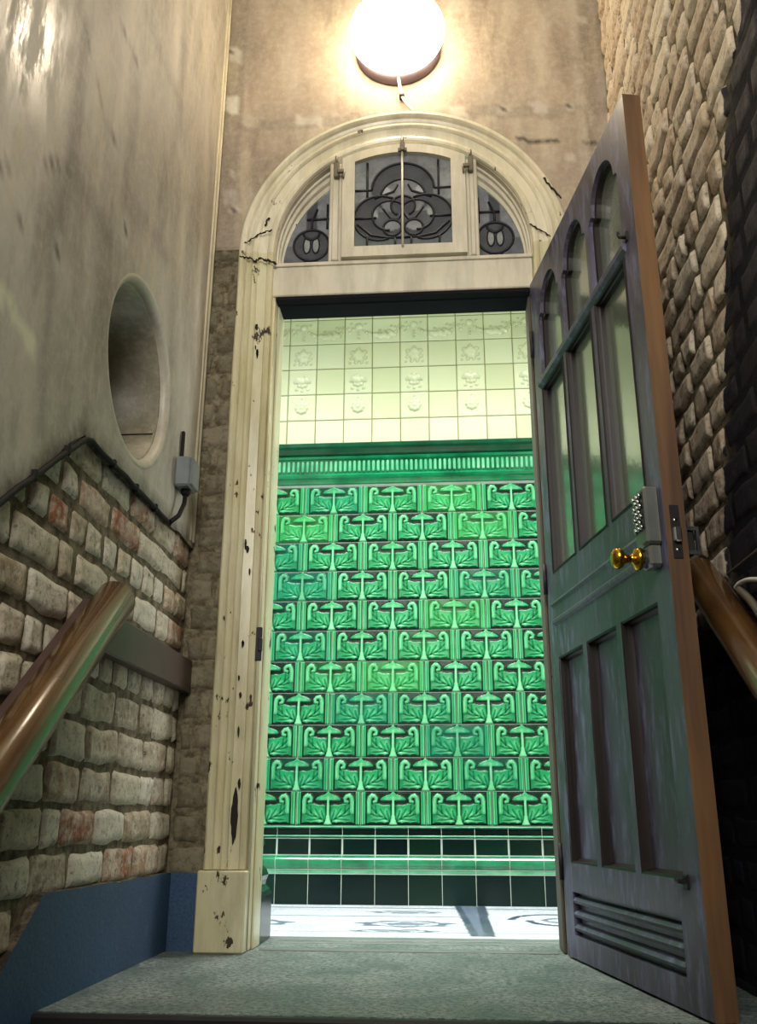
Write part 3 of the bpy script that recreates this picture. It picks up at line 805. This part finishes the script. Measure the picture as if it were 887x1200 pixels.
for row in range(11):                       # row 0 on top
    z0 = zg + (10 - row) * T
    o = ph + (0 if row % 2 == 1 else T)
    k0 = math.floor((HX0 - o) / (2 * T)); k1 = math.ceil((HX1 - o) / (2 * T))
    for k in range(k0, k1 + 1):
        cx = o + k * 2 * T
        st = len(mb.v); sc = (2 * T - 2 * g) / (2 * T)
        for j in range(NV + 1):
            for i in range(NU + 1):
                u = -.5 + i / NU; edge = (i in (0, NU) or j in (0, NV)); h = tab[j][i]
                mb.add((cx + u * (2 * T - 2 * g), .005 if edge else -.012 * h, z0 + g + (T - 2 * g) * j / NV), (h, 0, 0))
        for j in range(NV):
            for i in range(NU):
                q = st + j * (NU + 1) + i; mb.face((q, q + 1, q + NU + 2, q + NU + 1), 0, True)
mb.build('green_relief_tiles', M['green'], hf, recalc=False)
# cream tiles with moulded fruit
def bumps(L, u, v):
    h = 0
    for x, y, r, k in L:
        d = math.hypot(u - x, v - y)
        if d < r: h = max(h, k * math.sqrt(1 - (d / r) ** 2))
    return h
rf = random.Random(9)
leaf = [(.5 + .30 * math.cos(t), .42 + .26 * math.sin(t), .075, .35) for t in vrange(0, 2 * PI, 9)]
fruit = [(.5, .60, .15, 1), (.38, .50, .12, .9), (.62, .52, .13, .9), (.47, .38, .13, 1), (.60, .35, .11, .8), (.5, .78, .06, .5), (.42, .22, .07, .4), (.62, .22, .06, .4), (.28, .62, .08, .5), (.73, .63, .08, .5), (.25, .38, .06, .4), (.76, .4, .07, .4), (.8, .2, .05, .3), (.2, .2, .05, .3)]
fruit2 = [(.5, .50, .12, 1), (.36, .56, .13, .95), (.64, .56, .13, .95), (.48, .66, .10, .8), (.5, .34, .08, .6), (.38, .36, .07, .5), (.62, .36, .07, .5), (.24, .5, .06, .4), (.77, .5, .06, .4), (.3, .2, .06, .3), (.7, .2, .06, .3), (.5, .15, .05, .4)]
rose = [(.5, .48, .10, .9)] + [(.5 + .15 * math.cos(t), .48 + .15 * math.sin(t), .085, .7) for t in [k * 2 * PI / 8 for k in range(8)]] + [(.5, .72, .05, .5), (.5, .85, .03, .35)]
knot = [(.5, .68, .13, .9), (.5, .42, .04, .5), (.5, .3, .04, .5), (.5, .18, .04, .5), (.28, .58, .06, .4), (.18, .45, .05, .4), (.10, .6, .05, .4), (.70, .5, .05, .5), (.80, .42, .06, .6), (.90, .36, .07, .7), (.98, .32, .08, .8), (.22, .8, .04, .3), (.75, .78, .04, .3)]
swag = [(.02, .32, .09, .8), (.14, .30, .11, .9), (.28, .26, .13, 1), (.44, .28, .14, 1), (.58, .24, .12, .9), (.68, .34, .12, .9), (.78, .30, .10, .8), (.40, .42, .08, .6), (.60, .44, .08, .6), (.86, .42, .07, .5), (.92, .54, .06, .4), (.82, .62, .05, .3), (.7, .66, .04, .3), (.25, .5, .05, .3), (.98, .66, .06, .4)]
mb = MB(); zc0 = 2.244; cx0 = -1.156; g = .0014
def bevtile(x0, x1, z0, z1, mi, e=.003, y0=0., yb=.005):
    st = len(mb.v)
    for (x, y, z) in ((x0, yb, z0), (x1, yb, z0), (x1, yb, z1), (x0, yb, z1), (x0 + e, y0, z0 + e), (x1 - e, y0, z0 + e), (x1 - e, y0, z1 - e), (x0 + e, y0, z1 - e)): mb.add((x, y, z))
    mb.face((st + 4, st + 5, st + 6, st + 7), mi)
    for i in range(4): mb.face((st + i, st + (i + 1) % 4, st + 4 + (i + 1) % 4, st + 4 + i), mi)
for k in range(-10, 16):
    x0 = cx0 + k * T
    for r in range(9):
        z0 = zc0 + r * T; deco = None
        if k % 2 == 0: deco = {1: rose, 2: fruit2, 3: fruit, 4: knot}.get(r)
        elif r == 4: deco = swag
        if r == 8: z1 = min(z0 + T, 3.59)
        if deco is None: bevtile(x0 + g, x0 + T - g, z0 + g, z0 + T - g, 0)
        else:
            N = 36; st = len(mb.v)
            for j in range(N + 1):
                for i in range(N + 1):
                    u, v = i / N, j / N; edge = i in (0, N) or j in (0, N); h = bumps(deco, u, v)
                    mb.add((x0 + g + u * (T - 2 * g), .004 if edge else -.013 * h, z0 + g + v * (T - 2 * g)), (h, 0, 0))
            for j in range(N):
                for i in range(N):
                    q = st + j * (N + 1) + i; mb.face((q, q + 1, q + N + 2, q + N + 1), 0, True)
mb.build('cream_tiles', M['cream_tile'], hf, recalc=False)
# green cornice: shelf, fluted strip, bead
def extr(prof, x0, x1, mi=0, sm=False):
    mb.sweep([[(x, y, z) for y, z in prof] for x in (x0, x1)], mi, True, sm)
mb = MB()
for k in range(-5, 9):
    a_ = cx0 + k * 2 * T; b_ = a_ + 2 * T - .0004
    extr([(.01, 2.243), (-.050, 2.243), (-.054, 2.236), (-.052, 2.222), (-.036, 2.214), (-.032, 2.190), (-.020, 2.182), (.01, 2.180)], a_, b_)
mb.build('cornice', M['green_cornice'], hf)
mb = MB()
for k in range(-5, 9):
    a_ = cx0 + k * 2 * T; b_ = a_ + 2 * T - .0004
    extr([(.01, 2.180), (-.022, 2.180), (-.028, 2.174), (-.024, 2.163), (-.014, 2.160), (-.012, 2.086), (-.020, 2.080), (-.026, 2.070), (-.022, 2.058), (-.012, 2.052), (-.010, 2.030), (.01, 2.028)], a_, b_)
mb.build('cornice_band', M['green_mid'], hf)
mb = MB(); x = HX0; 
while x < HX1:
    mb.box((x, -.023, 2.092), (x + .0135, -.011, 2.152), 0, .004); x += .0248
mb.build('fluted_strip', M['green_pale'], hf)
# skirting courses
mb = MB(); dx0 = -1.130
for k in range(-10, 16):
    a_, b_ = dx0 + k * T + .0014, dx0 + (k + 1) * T - .0014
    extr([(.01, .338), (-.008, .338), (-.014, .332), (-.010, .324), (-.004, .320), (-.004, .300), (-.012, .298), (-.016, .292), (-.010, .286), (.01, .286)], a_, b_)
    bevtile(a_, b_, .211, .284, 0, .003, -.004, .008)
    extr([(.01, .132), (-.026, .132), (-.028, .129), (-.028, .002), (.01, .002)], a_, b_)
mb.build('skirting_tiles', M['green_dark'], hf)
mb = MB()
for k in range(-10, 16):
    a_, b_ = dx0 + k * T + .0014, dx0 + (k + 1) * T - .0014
    extr([(.01, .209), (-.012, .209), (-.018, .205)] + [(-.018 - .022 * math.sin(t), .178 + .027 * math.cos(t)) for t in vrange(.3, PI - .3, 8)] + [(-.020, .150), (.01, .150)], a_, b_)
mb.build('skirting_roll', M['green_mid'], hf)
mb = MB()
for k in range(-10, 16):
    a_, b_ = dx0 + k * T + .0014, dx0 + (k + 1) * T - .0014
    extr([(.01, .148), (-.026, .148), (-.031, .144), (-.031, .137), (-.028, .134), (.01, .134)], a_, b_)
    extr([(-.016, .2975), (-.020, .295), (-.016, .291)], a_, b_); extr([(-.013, .337), (-.018, .334), (-.013, .330)], a_, b_); extr([(-.012, .2105), (-.020, .209), (-.018, .205)], a_, b_)  # thin pale strips stand in for glints on the glossy mouldings
mb.build('skirting_fillet_glints', M['green_pale'], hf)

mb = MB()
extr([(.01, .336), (-.006, .336), (-.011, .332), (-.0035, .320), (-.0035, .300), (-.013, .292), (-.008, .287), (-.0035, .286), (-.0035, .209), (-.010, .207)] +
     [(-.017 - .021 * math.sin(t), .178 + .026 * math.cos(t)) for t in vrange(.3, PI - .3, 8)] + [(-.028, .144), (-.0275, .133), (-.0272, .001), (.01, .001)], HX0, HX1)
mb.build('skirting_joints', M['grout'], hf)
# tiled end of the door wall seen past the left jamb
t_ = MB(); mb = t_
pr = [(0, 0), (.062, 0), (.062, .135), (.056, .150), (.040, .165), (.044, .180), (.050, .195), (.042, .212), (.030, .222), (.026, .280), (.034, .292), (.030, .310), (.018, .330), (.0, .342)]
mb.sweep([[(-.984 + x, y, z) for x, z in pr] for y in (.145, .20, .27, HW + .02)], 0)
rs = tag(t_.build('trim_1', M['green_dark']), 'dark green tiled skirting returning behind the left jamb', 'skirting', kind='structure')

# floors
mb = MB(); 
def land(u, v):
    return (XL + (XR - XL) * u, YL + (0.285 - YL) * v, 0)
sheet(mb, [(XL, YL), (XR, YL), (XR, .285), (XL, .285)], [], lambda u, v: (u, v, .0015 * noise.noise(Vector((u * 6, v * 6, 0)))), .06, back=lambda u, v: (u, v, -.14))
mb.c = [(0, 0, 0)] * len(mb.v)
fl1 = tag(mb.build('floor', M['stone']), 'rough grey green stone landing at the head of the stair', 'floor', kind='structure')
mb = MB(); mb.box((XL + .001, YL - .024, -.034), (XR - .001, YL + .002, -.001), 0, .006); mb.build('nosing', M['iron_dark'], fl1)
mb = MB()
for k in range(1, 15):
    y1 = YL - (k - 1) * .225; mb.box((XL, y1 - .245, -k * .18 - .04), (XR, y1, -k * .18), 0, .006); mb.box((XL, y1 - .02, -k * .18), (XR, y1, -(k - 1) * .18 - .04))
tag(mb.build('stairs', M['stone']), 'stone stair going down from the landing', 'stairs', kind='structure')
# threshold slabs
mb = MB()
for y0, y1 in ((.285, .335), (.337, .36)): mb.box((HX0, y0, -.02), (HX1, y1, .0015), 0, .002)
mb.box((XC - .44, .02, -.01), (XC + .44, .06, .004), 0, .002); mb.box((XC - .44, .20, -.01), (XC + .44, .235, .003), 0, .002)
tag(mb.build('trim_2', m_plain('threshold_marble', (110, 116, 112), .4)), 'worn grey threshold strips across the doorway', 'threshold', kind='structure')
# mosaic floor of the hall, one small stone at a time
mb = MB(); ts = .0105; white = (.80, .83, .88); blue = (.03, .05, .09); mid = (.13, .17, .25)
def mosaic(x, y):
    e = (y - .262) / .97; xl = -.247 - .043 * e; xr_ = -.206 + .004 * e
    if y > .42:
        if xl - .012 < x < xl + .016 or xr_ - .016 < x < xr_ + .022: return blue
        if xl < x < xr_: return mid
    if abs(y - 1.05) < .010 and x < xl: return mid
    if abs(y - 1.40) < .012: return mid
    if .50 < y < .53: return (.42, .45, .48)
    for cx, cy, rx, ry in ((-.50, .78, .17, .10), (-.53, .55, .15, .045), (-1.1, .78, .17, .10), (-.52, 1.22, .14, .06)):
        d = math.hypot((x - cx) / rx, (y - cy) / ry); t = math.atan2((y - cy) / ry, (x - cx) / rx)
        if .72 < d < 1.02 + .12 * math.sin(t * 7): return mid
        if d < .5 + .1 * math.sin(t * 5): return (.22, .26, .33)
    for cx, cy in ((.08, .95), (.42, .95)):
        d = math.hypot((x - cx) / .20, (y - cy) / .28); t = math.atan2(y - cy, x - cx)
        if abs(d - .55 - .35 * (t + PI) / (2 * PI)) < .07: return blue
        if abs(d - .25) < .06: return mid
    return white
y = .362
while y < YF - .03:
    x = -1.75 + (.005 if int(y / ts) % 2 else 0)
    while x < .62:
        c = mosaic(x, y); j = random.uniform(-.0006, .0006); k = random.uniform(.88, 1.08)
        s0 = len(mb.v); e = ts * .46
        cc = tuple(v * k for v in c)
        for dx, dy in ((-e, -e), (e, -e), (e, e), (-e, e)): mb.add((x + dx + j, y + dy, .0008), cc)
        mb.face((s0, s0 + 1, s0 + 2, s0 + 3)); x += ts
    y += ts
hfl = MB(); hfl.box((HX0 - .1, .285, -.1), (HX1 + .1, YF + .02, 0.)); hflo = tag(hfl.build('floor_hall', M['grout_floor']), 'pale mosaic floor of the tiled hall', 'floor', kind='structure')
mb.build('mosaic_tiles', M['mosaic'], hflo, recalc=False)
# hall shell
mb = MB(); mb.box((HX0 - .12, HW, 3.6), (HX1 + .1, YF + .1, 3.7)); tag(mb.build('ceiling_hall', M['hall_paint']), 'plain pale hall ceiling', 'ceiling', kind='structure')
mb = MB(); mb.box((XL - .25, YB, ZTOP), (XR + .25, .3, ZTOP + .1)); tag(mb.build('ceiling', M['hall_paint']), 'plain ceiling above the stair', 'ceiling', kind='structure')
for nm, x0, x1 in (('wall_hall_left', HX0 - .2, HX0 - .05), ('wall_hall_right', HX1 + .05, HX1 + .2)):
    mb = MB(); mb.box((x0, HW, 0), (x1, YF, 3.6)); tag(mb.build(nm, M['hall_paint']), 'pale end wall of the hall, ' + nm[10:] + ' side', 'wall', kind='structure')

# ================================================================== DOOR LEAF
ANG = math.atan2(-.935, .172)
LD = .925; TH = .048
dr = empty('door_1', (0, -.030, .004), ANG)
tag(dr, 'half glazed dark grey panelled door standing open against the right wall', 'door', kind='structure')
cols = [(.078, .308), (.340, .575), (.608, .842)]
def archhole(a_, b_):
    m = (a_ + b_) / 2; w = (b_ - a_) / 2; wi = w - .024
    P = [(a_, 1.782), (b_, 1.782), (b_, 2.000), (b_ - .008, 2.010), (b_ - .024, 2.014)]
    for t in vrange(0, PI, 16): P.append((m + wi * math.cos(t), 2.016 + .098 * math.sin(t)))
    P += [(a_ + .024, 2.014), (a_ + .008, 2.010), (a_, 2.000)]
    out = []
    for p_ in P:
        if not out or math.hypot(p_[0] - out[-1][0], p_[1] - out[-1][1]) > 1e-4: out.append(p_)
    return out
def rect(a_, b_, c_, d_): return [(a_, c_), (b_, c_), (b_, d_), (a_, d_)]
holes = [archhole(a_, b_) for a_, b_ in cols] + [rect(a_, b_, 1.10, 1.742) for a_, b_ in cols] + [rect(a_, b_, .250, .836) for a_, b_ in cols] + [rect(.078, .812, .062, .174)]
mb = MB()
sheet(mb, rect(0, LD, .002, 2.188), holes, lambda u, v: (u, 0, v), 0, back=lambda u, v: (u, TH, v),
      sidemi=lambda p_, q_: 1 if (abs(p_[0] - LD) < 1e-4 and abs(q_[0] - LD) < 1e-4) else 0)
mb.build('frame', [M['door'], M['door_edge']], dr)
def moulding(loop, steps, name, mat=None):
    """loop inset by steps [(inset, y)] swept round the opening"""
    mb_ = MB(); n = len(loop); cx = sum(p_[0] for p_ in loop) / n; cz = sum(p_[1] for p_ in loop) / n
    rings = []
    for i in range(n):
        p0, p1, p2 = loop[i - 1], loop[i], loop[(i + 1) % n]
        d1 = Vector((p1[0] - p0[0], p1[1] - p0[1])).normalized(); d2 = Vector((p2[0] - p1[0], p2[1] - p1[1])).normalized()
        n1 = Vector((-d1.y, d1.x)); n2 = Vector((-d2.y, d2.x)); b_ = (n1 + n2)
        b_ = b_.normalized() / max(.35, b_.normalized().dot(n1))
        rings.append([(p1[0] + b_.x * s_, y, p1[1] + b_.y * s_) for s_, y in steps])
    mb_.sweep(rings, 0, True, False, False, True)
    return mb_.build(name, mat or M['bead'], dr)
for L in holes[:3]: moulding(L, [(-.001, .012), (.006, .016), (.007, .036), (-.001, .036)], 'bead')  # near-black beads stand in for the shade of the recess edges
for L in holes[3:6]: moulding(L, [(-.001, -.002), (.004, -.004), (.007, .000), (.008, .008), (.010, .012), (.010, .036), (-.001, .036)], 'bead')
for L in holes[6:9]: moulding(L, [(-.001, .001), (.005, .003), (.006, .014), (.010, .020), (.014, .027), (.014, .036), (-.001, .036)], 'bead')
for (a_, b_) in cols:
    mb = MB(); mb.box((a_ - .004, .030, 1.776), (b_ + .004, .036, 2.12)); mb.build('arched_pane', M['glass'], dr)
    mb = MB(); mb.box((a_ - .004, .024, 1.094), (b_ + .004, .030, 1.748)); mb.build('glass_pane', M['glass'], dr)
    mb = MB(); mb.box((a_ - .004, .026, .244), (b_ + .004, .038, .842)); mb.build('panel', M['door'], dr)
mb = MB(); mb.box((.074, .020, .058), (.816, .032, .178))
mb.build('panel', M['door'], dr)
mb = MB()
for k in range(3):
    z = .070 + k * .035
    mb.sweep([[(x, .022, z), (x, .004, z + .004), (x, -.001, z + .012), (x, .006, z + .020), (x, .022, z + .024)] for x in (.080, .810)], 0)
mb.build('louvre_ridges', M['door'], dr)
mb = MB()   # transom bar under the arches, and planted lock rail band
mb.sweep([[(x, .002, 1.778), (x, -.008, 1.776), (x, -.012, 1.768), (x, -.010, 1.756), (x, -.002, 1.748), (x, .002, 1.744)] for x in (.060, .858)], 0)
mb.build('glazing_bar_moulding', M['door'], dr)
mb = MB(); mb.sweep([[(x, .002, 1.008), (x, -.010, 1.006), (x, -.013, .998), (x, -.006, .990), (x, -.006, .955), (x, -.010, .948), (x, -.010, .940), (x, .002, .934)] for x in (.066, .80)], 0)
mb.build('lock_rail_band', M['door'], dr)
# keypad lock with brass knob
mb = MB(); mb.box((.835, -.036, .955), (.906, .001, 1.092), 0, .006); mb.box((.842, -.030, .905), (.898, .001, .958), 0, .006)
lk = mb.build('keypad_lock', M['lock_body'], dr); tag(lk, 'grey metal keypad lock')
mb = MB(); mb.box((.841, -.0375, .990), (.900, -.035, 1.080), 0, .001); mb.build('keypad', M['lock_dark'], lk)
mb = MB()
for r in range(7):
    for c_ in range(3 if r % 2 == 0 else 2):
        mb.lathe([(0, -.007), (.0055, -.006), (.0062, 0)], (.852 + c_ * .018 + (.009 if r % 2 else 0), -.0375, .997 + r * .0125), (0, 1, 0), 12)
mb.build('buttons', M['chrome'], lk)
mb = MB(); mb.lathe([(0, -.062), (.012, -.062), (.022, -.056), (.025, -.046), (.021, -.038), (.011, -.032), (.009, -.018), (.013, -.012), (.024, -.008), (.026, -.002), (.026, .004), (0, .004)], (.866, -.046, .928), (0, 1, 0), 28)
mb.build('knob', M['brass'], dr)
mb = MB(); mb.lathe([(0, -.016), (.018, -.016), (.022, -.010), (.022, .010), (0, .010)], (.866, -.034, .928), (0, 1, 0), 24)
mb.build('knob_rose', M['chrome'], dr)
# mortice plate in the edge
mb = MB(); mb.box((LD - .001, .012, .915), (LD + .002, .034, 1.040), 0, .001); lp2 = mb.build('lock_plate', M['iron_dark'], dr)
mb = MB(); mb.box((LD, .014, .952), (LD + .014, .031, .986), 0, .003); mb.lathe([(0, .003), (.005, .002), (.005, 0)], (LD + .001, .022, .935), (1, 0, 0), 12); mb.lathe([(0, .003), (.005, .002), (.005, 0)], (LD + .001, .022, 1.004), (1, 0, 0), 12)
mb.build('latch', M['chrome'], lp2)
mb = MB(); sheet(mb, rect(-.034, .0, .930, .995), [rect(-.027, -.007, .939, .986)], lambda u, v: (LD - .012, TH - u, v), 0, back=lambda u, v: (LD - .018, TH - u, v)); kp = mb.build('latch_case', M['chrome'], dr)
mb = MB(); mb.box((LD - .060, TH - .001, .930), (LD - .018, TH + .026, .995), 0, .004); mb.build('case_body', M['iron_dark'], kp)
mb = MB(); mb.box((.842, -.004, .232), (.868, .001, .262), 0, .002); mb.tube([(.855, -.002, .250), (.855, -.018, .250)], .006, 8); mb.tube([(.838, -.014, .250), (.874, -.014, .250)], .006, 8); mb.build('bolt', M['iron_dark'], dr)
mb = MB(); mb.box((.862, -.004, 1.772), (.874, .001, 1.800), 0, .001); mb.tube([(.868, -.002, 1.782), (.868, -.020, 1.782), (.868, -.024, 1.796)], .0045, 8); mb.build('hook', M['iron_dark'], dr)
for z in (.25, 1.1, 1.95):
    mb = MB(); mb.tube([(-.004, -.004, z - .05), (-.004, -.004, z + .05)], .007, 10); mb.build('hinge', M['iron_dark'], dr)

# ================================================================== HANDRAILS
def rail(name, X, wallx, y_top, z_top, y_bot, label, rad=.040, slope=.78):
    sgn = 1 if wallx > X else -1
    root = empty(name, (X, y_top, z_top)); tag(root, label, 'handrail', 'handrails on the stair walls')
    d = Vector((0, y_bot - y_top, (y_bot - y_top) * slope)); dn = d.normalized(); up = Vector((1, 0, 0)).cross(dn); up = up if up.z > 0 else -up
    mb_ = MB(); rings = []
    sec = []
    for k in range(28):
        a_ = 2 * PI * k / 28; x = rad * math.cos(a_); y = rad * 1.05 * math.sin(a_)
        if y < -rad * .72: y = -rad * .72
        sec.append((x, y))
    for t, s_ in ((0, .62), (.008, .85), (.020, 1), (.9, 1), (.906, 1.0), (d.length, 1)):
        rings.append([dn * t + Vector((x * s_, 0, 0)) + up * (y * s_) for x, y in sec])
    mb_.sweep(rings, 0, True, True); mb_.build('rail', M['rail'], root)
    mb_ = MB(); w0 = sgn * rad * .35; w1 = wallx - X - sgn * .012
    rings = [[dn * t + Vector((x, 0, 0)) + up * y for x, y in ((w0, rad * .45), (w1, rad * .45), (w1, -rad * .66), (w0, -rad * .66))] for t in (.06, d.length)]
    mb_.sweep(rings, 0); mb_.build('backing_board', M['dark_wood'], root)
    return root
XR1 = XL + .076
pl = at(139, 698, 0, XR1); pm = at(2, 893, 0, XR1)
rail('handrail', XR1, XL, pl.y, pl.z, -3.9, 'varnished round handrail running down the left brick wall, its rounded top end in view', .047, (pl.z - pm.z) / (pl.y - pm.y))
XR2 = XR - .053; pq = at(850, 720, 0, XR2); y0_ = -.70
rail('handrail', XR2, XR, y0_, pq.z + (y0_ - pq.y) * .78, -3.9, 'varnished round handrail on the right wall beside the open door', .041)
mb = MB(); pa = at(212, 772, 1, -.02); pb = at(124, 742, 0, XL + .03)
mb.box((XL + .010, -.80, .752), (XL + .045, -.014, .856), 0, .004)
tag(mb.build('wall_board', M['dark_wood']), 'dark brown wall board running from the left handrail to the corner', 'board')

# ================================================================== CABLES AND BOX
bx = at(213, 557, 0, XL + .03)
bo = empty('junction_box', (XL + TP, bx.y, bx.z)); tag(bo, 'small grey junction box on the left wall near the corner', 'junction box')
mb = MB(); mb.box((.0, -.050, -.052), (.052, .040, .048), 0, .006); mb.build('case', M['grey_box'], bo)
mb = MB(); mb.box((.050, -.046, -.048), (.058, .036, .044), 0, .003); mb.build('lid', M['grey_box'], bo)
mb = MB(); mb.lathe([(0, -.022), (.010, -.022), (.015, -.016), (.017, 0), (0, 0)], (.028, -.004, -.050), (0, 0, 1), 14); mb.build('gland', M['black'], bo)
mb = MB(); mb.box((.002, -.012, .060), (.012, .002, .150), 0, .002); tag(mb.build('conduit_strip', M['black'], bo), None)
mb = MB(); mb.tube([(XL + TP + .028, bx.y - .004, bx.z - .06), (XL + TP + .028, bx.y - .010, bx.z - .10), (XL + TP + .022, bx.y - .04, bx.z - .15), (XL + TP + .014, bx.y - .09, bx.z - .185), (XL + TP + .006, -.30, 1.228)] +
        [(XL + TP + .005, y, dado_line(y) - .004 + .006 * noise.noise(Vector((y * 12, 0, 0)))) for y in vrange(-.33, -.95, 20)] + [(XL + TP + .005, -.985, 1.222)] +
        [(XL + TP + .005, y, dado_line(y) - .008 + .006 * noise.noise(Vector((y * 12, 0, 0)))) for y in vrange(-1.02, -3.6, 50)], .0075, 8)
cb = tag(mb.build('black_cable', M['black']), 'black cable clipped along the broken plaster edge on the left wall', 'cable')
for y in (-.45, -.62, -.80, -1.08, -1.22, -1.5, -1.9):
    mb = MB(); z = dado_line(y) - .004; mb.box((XL + TP - .004, y - .006, z - .012), (XL + TP + .013, y + .006, z + .012), 0, .002); mb.build('clip', M['black'], cb)
def wall_run(pts, X, r, nm, mat, label, cat):
    mb_ = MB(); P = [at(x, y, 0, X) for x, y in pts]; Q = []
    for i in range(len(P) - 1):
        for t in range(5):
            p0 = P[max(0, i - 1)]; p1 = P[i]; p2 = P[i + 1]; p3 = P[min(len(P) - 1, i + 2)]; s_ = t / 5
            Q.append(.5 * ((2 * p1) + (p2 - p0) * s_ + (2 * p0 - 5 * p1 + 4 * p2 - p3) * s_ ** 2 + (3 * p1 - p0 - 3 * p2 + p3) * s_ ** 3))
    Q.append(P[-1]); mb_.tube(Q, r, 8); return tag(mb_.build(nm, mat), label, cat)
wall_run([(862, 689), (866, 684), (874, 680), (884, 679), (898, 681), (930, 700)], XR - .022, .005, 'white_cable', M['white_cord'], 'pale cable looping on the dark right wall above the handrail', 'cable')
wall_run([(866, 691), (876, 700), (888, 716), (915, 760)], XR - .024, .009, 'wall_pipe', M['grey_pipe'], 'grey pipe on the right wall just above the handrail', 'pipe')
wall_run([(852, 673), (868, 660), (890, 642), (920, 615)], XR - .018, .0025, 'thin_wire', M['grey_pipe'], 'thin grey wire slanting up the dark right wall', 'wire')

# ================================================================== LIGHT
def area(name, loc, tgt, sx, sy, power, col):
    l = bpy.data.lights.new(name, 'AREA'); l.shape = 'RECTANGLE'; l.size = sx; l.size_y = sy; l.energy = power; l.color = col
    o = bpy.data.objects.new(name, l); COL.objects.link(o); o.location = loc
    o.rotation_euler = (Vector(tgt) - Vector(loc)).to_track_quat('-Z', 'Y').to_euler(); return o
h1 = area('hall_light', (-.55, .72, 3.5), (-.55, .80, 0), 2.2, .5, 54, (.97, 1, .98)); h1.data.spread = math.radians(90)
area('hall_end_light', (-2.3, .8, 1.3), (-.2, .95, .9), .8, 1.9, 26, (.78, .88, 1))  # unseen area light added at the left hall end to light the door
area('hall_end_light', (1.15, .8, 1.4), (-1.1, .3, 1.0), .8, 2.0, 26, (.92, .97, 1))  # unseen area light added at the right hall end, aimed through the doorway
area('stairwell_light', (-.35, -4.0, 2.6), (-.45, -.2, 1.5), 1.3, 1.6, 92, (1, .96, .90))
w = bpy.data.worlds.new('world'); S.world = w; w.use_nodes = True
w.node_tree.nodes['Background'].inputs[0].default_value = (.6, .7, .8, 1); w.node_tree.nodes['Background'].inputs[1].default_value = .15
vs = S.view_settings; vs.view_transform = 'Standard'; vs.look = 'None'; vs.gamma = 1; vs.use_curve_mapping = False; vs.exposure = .15
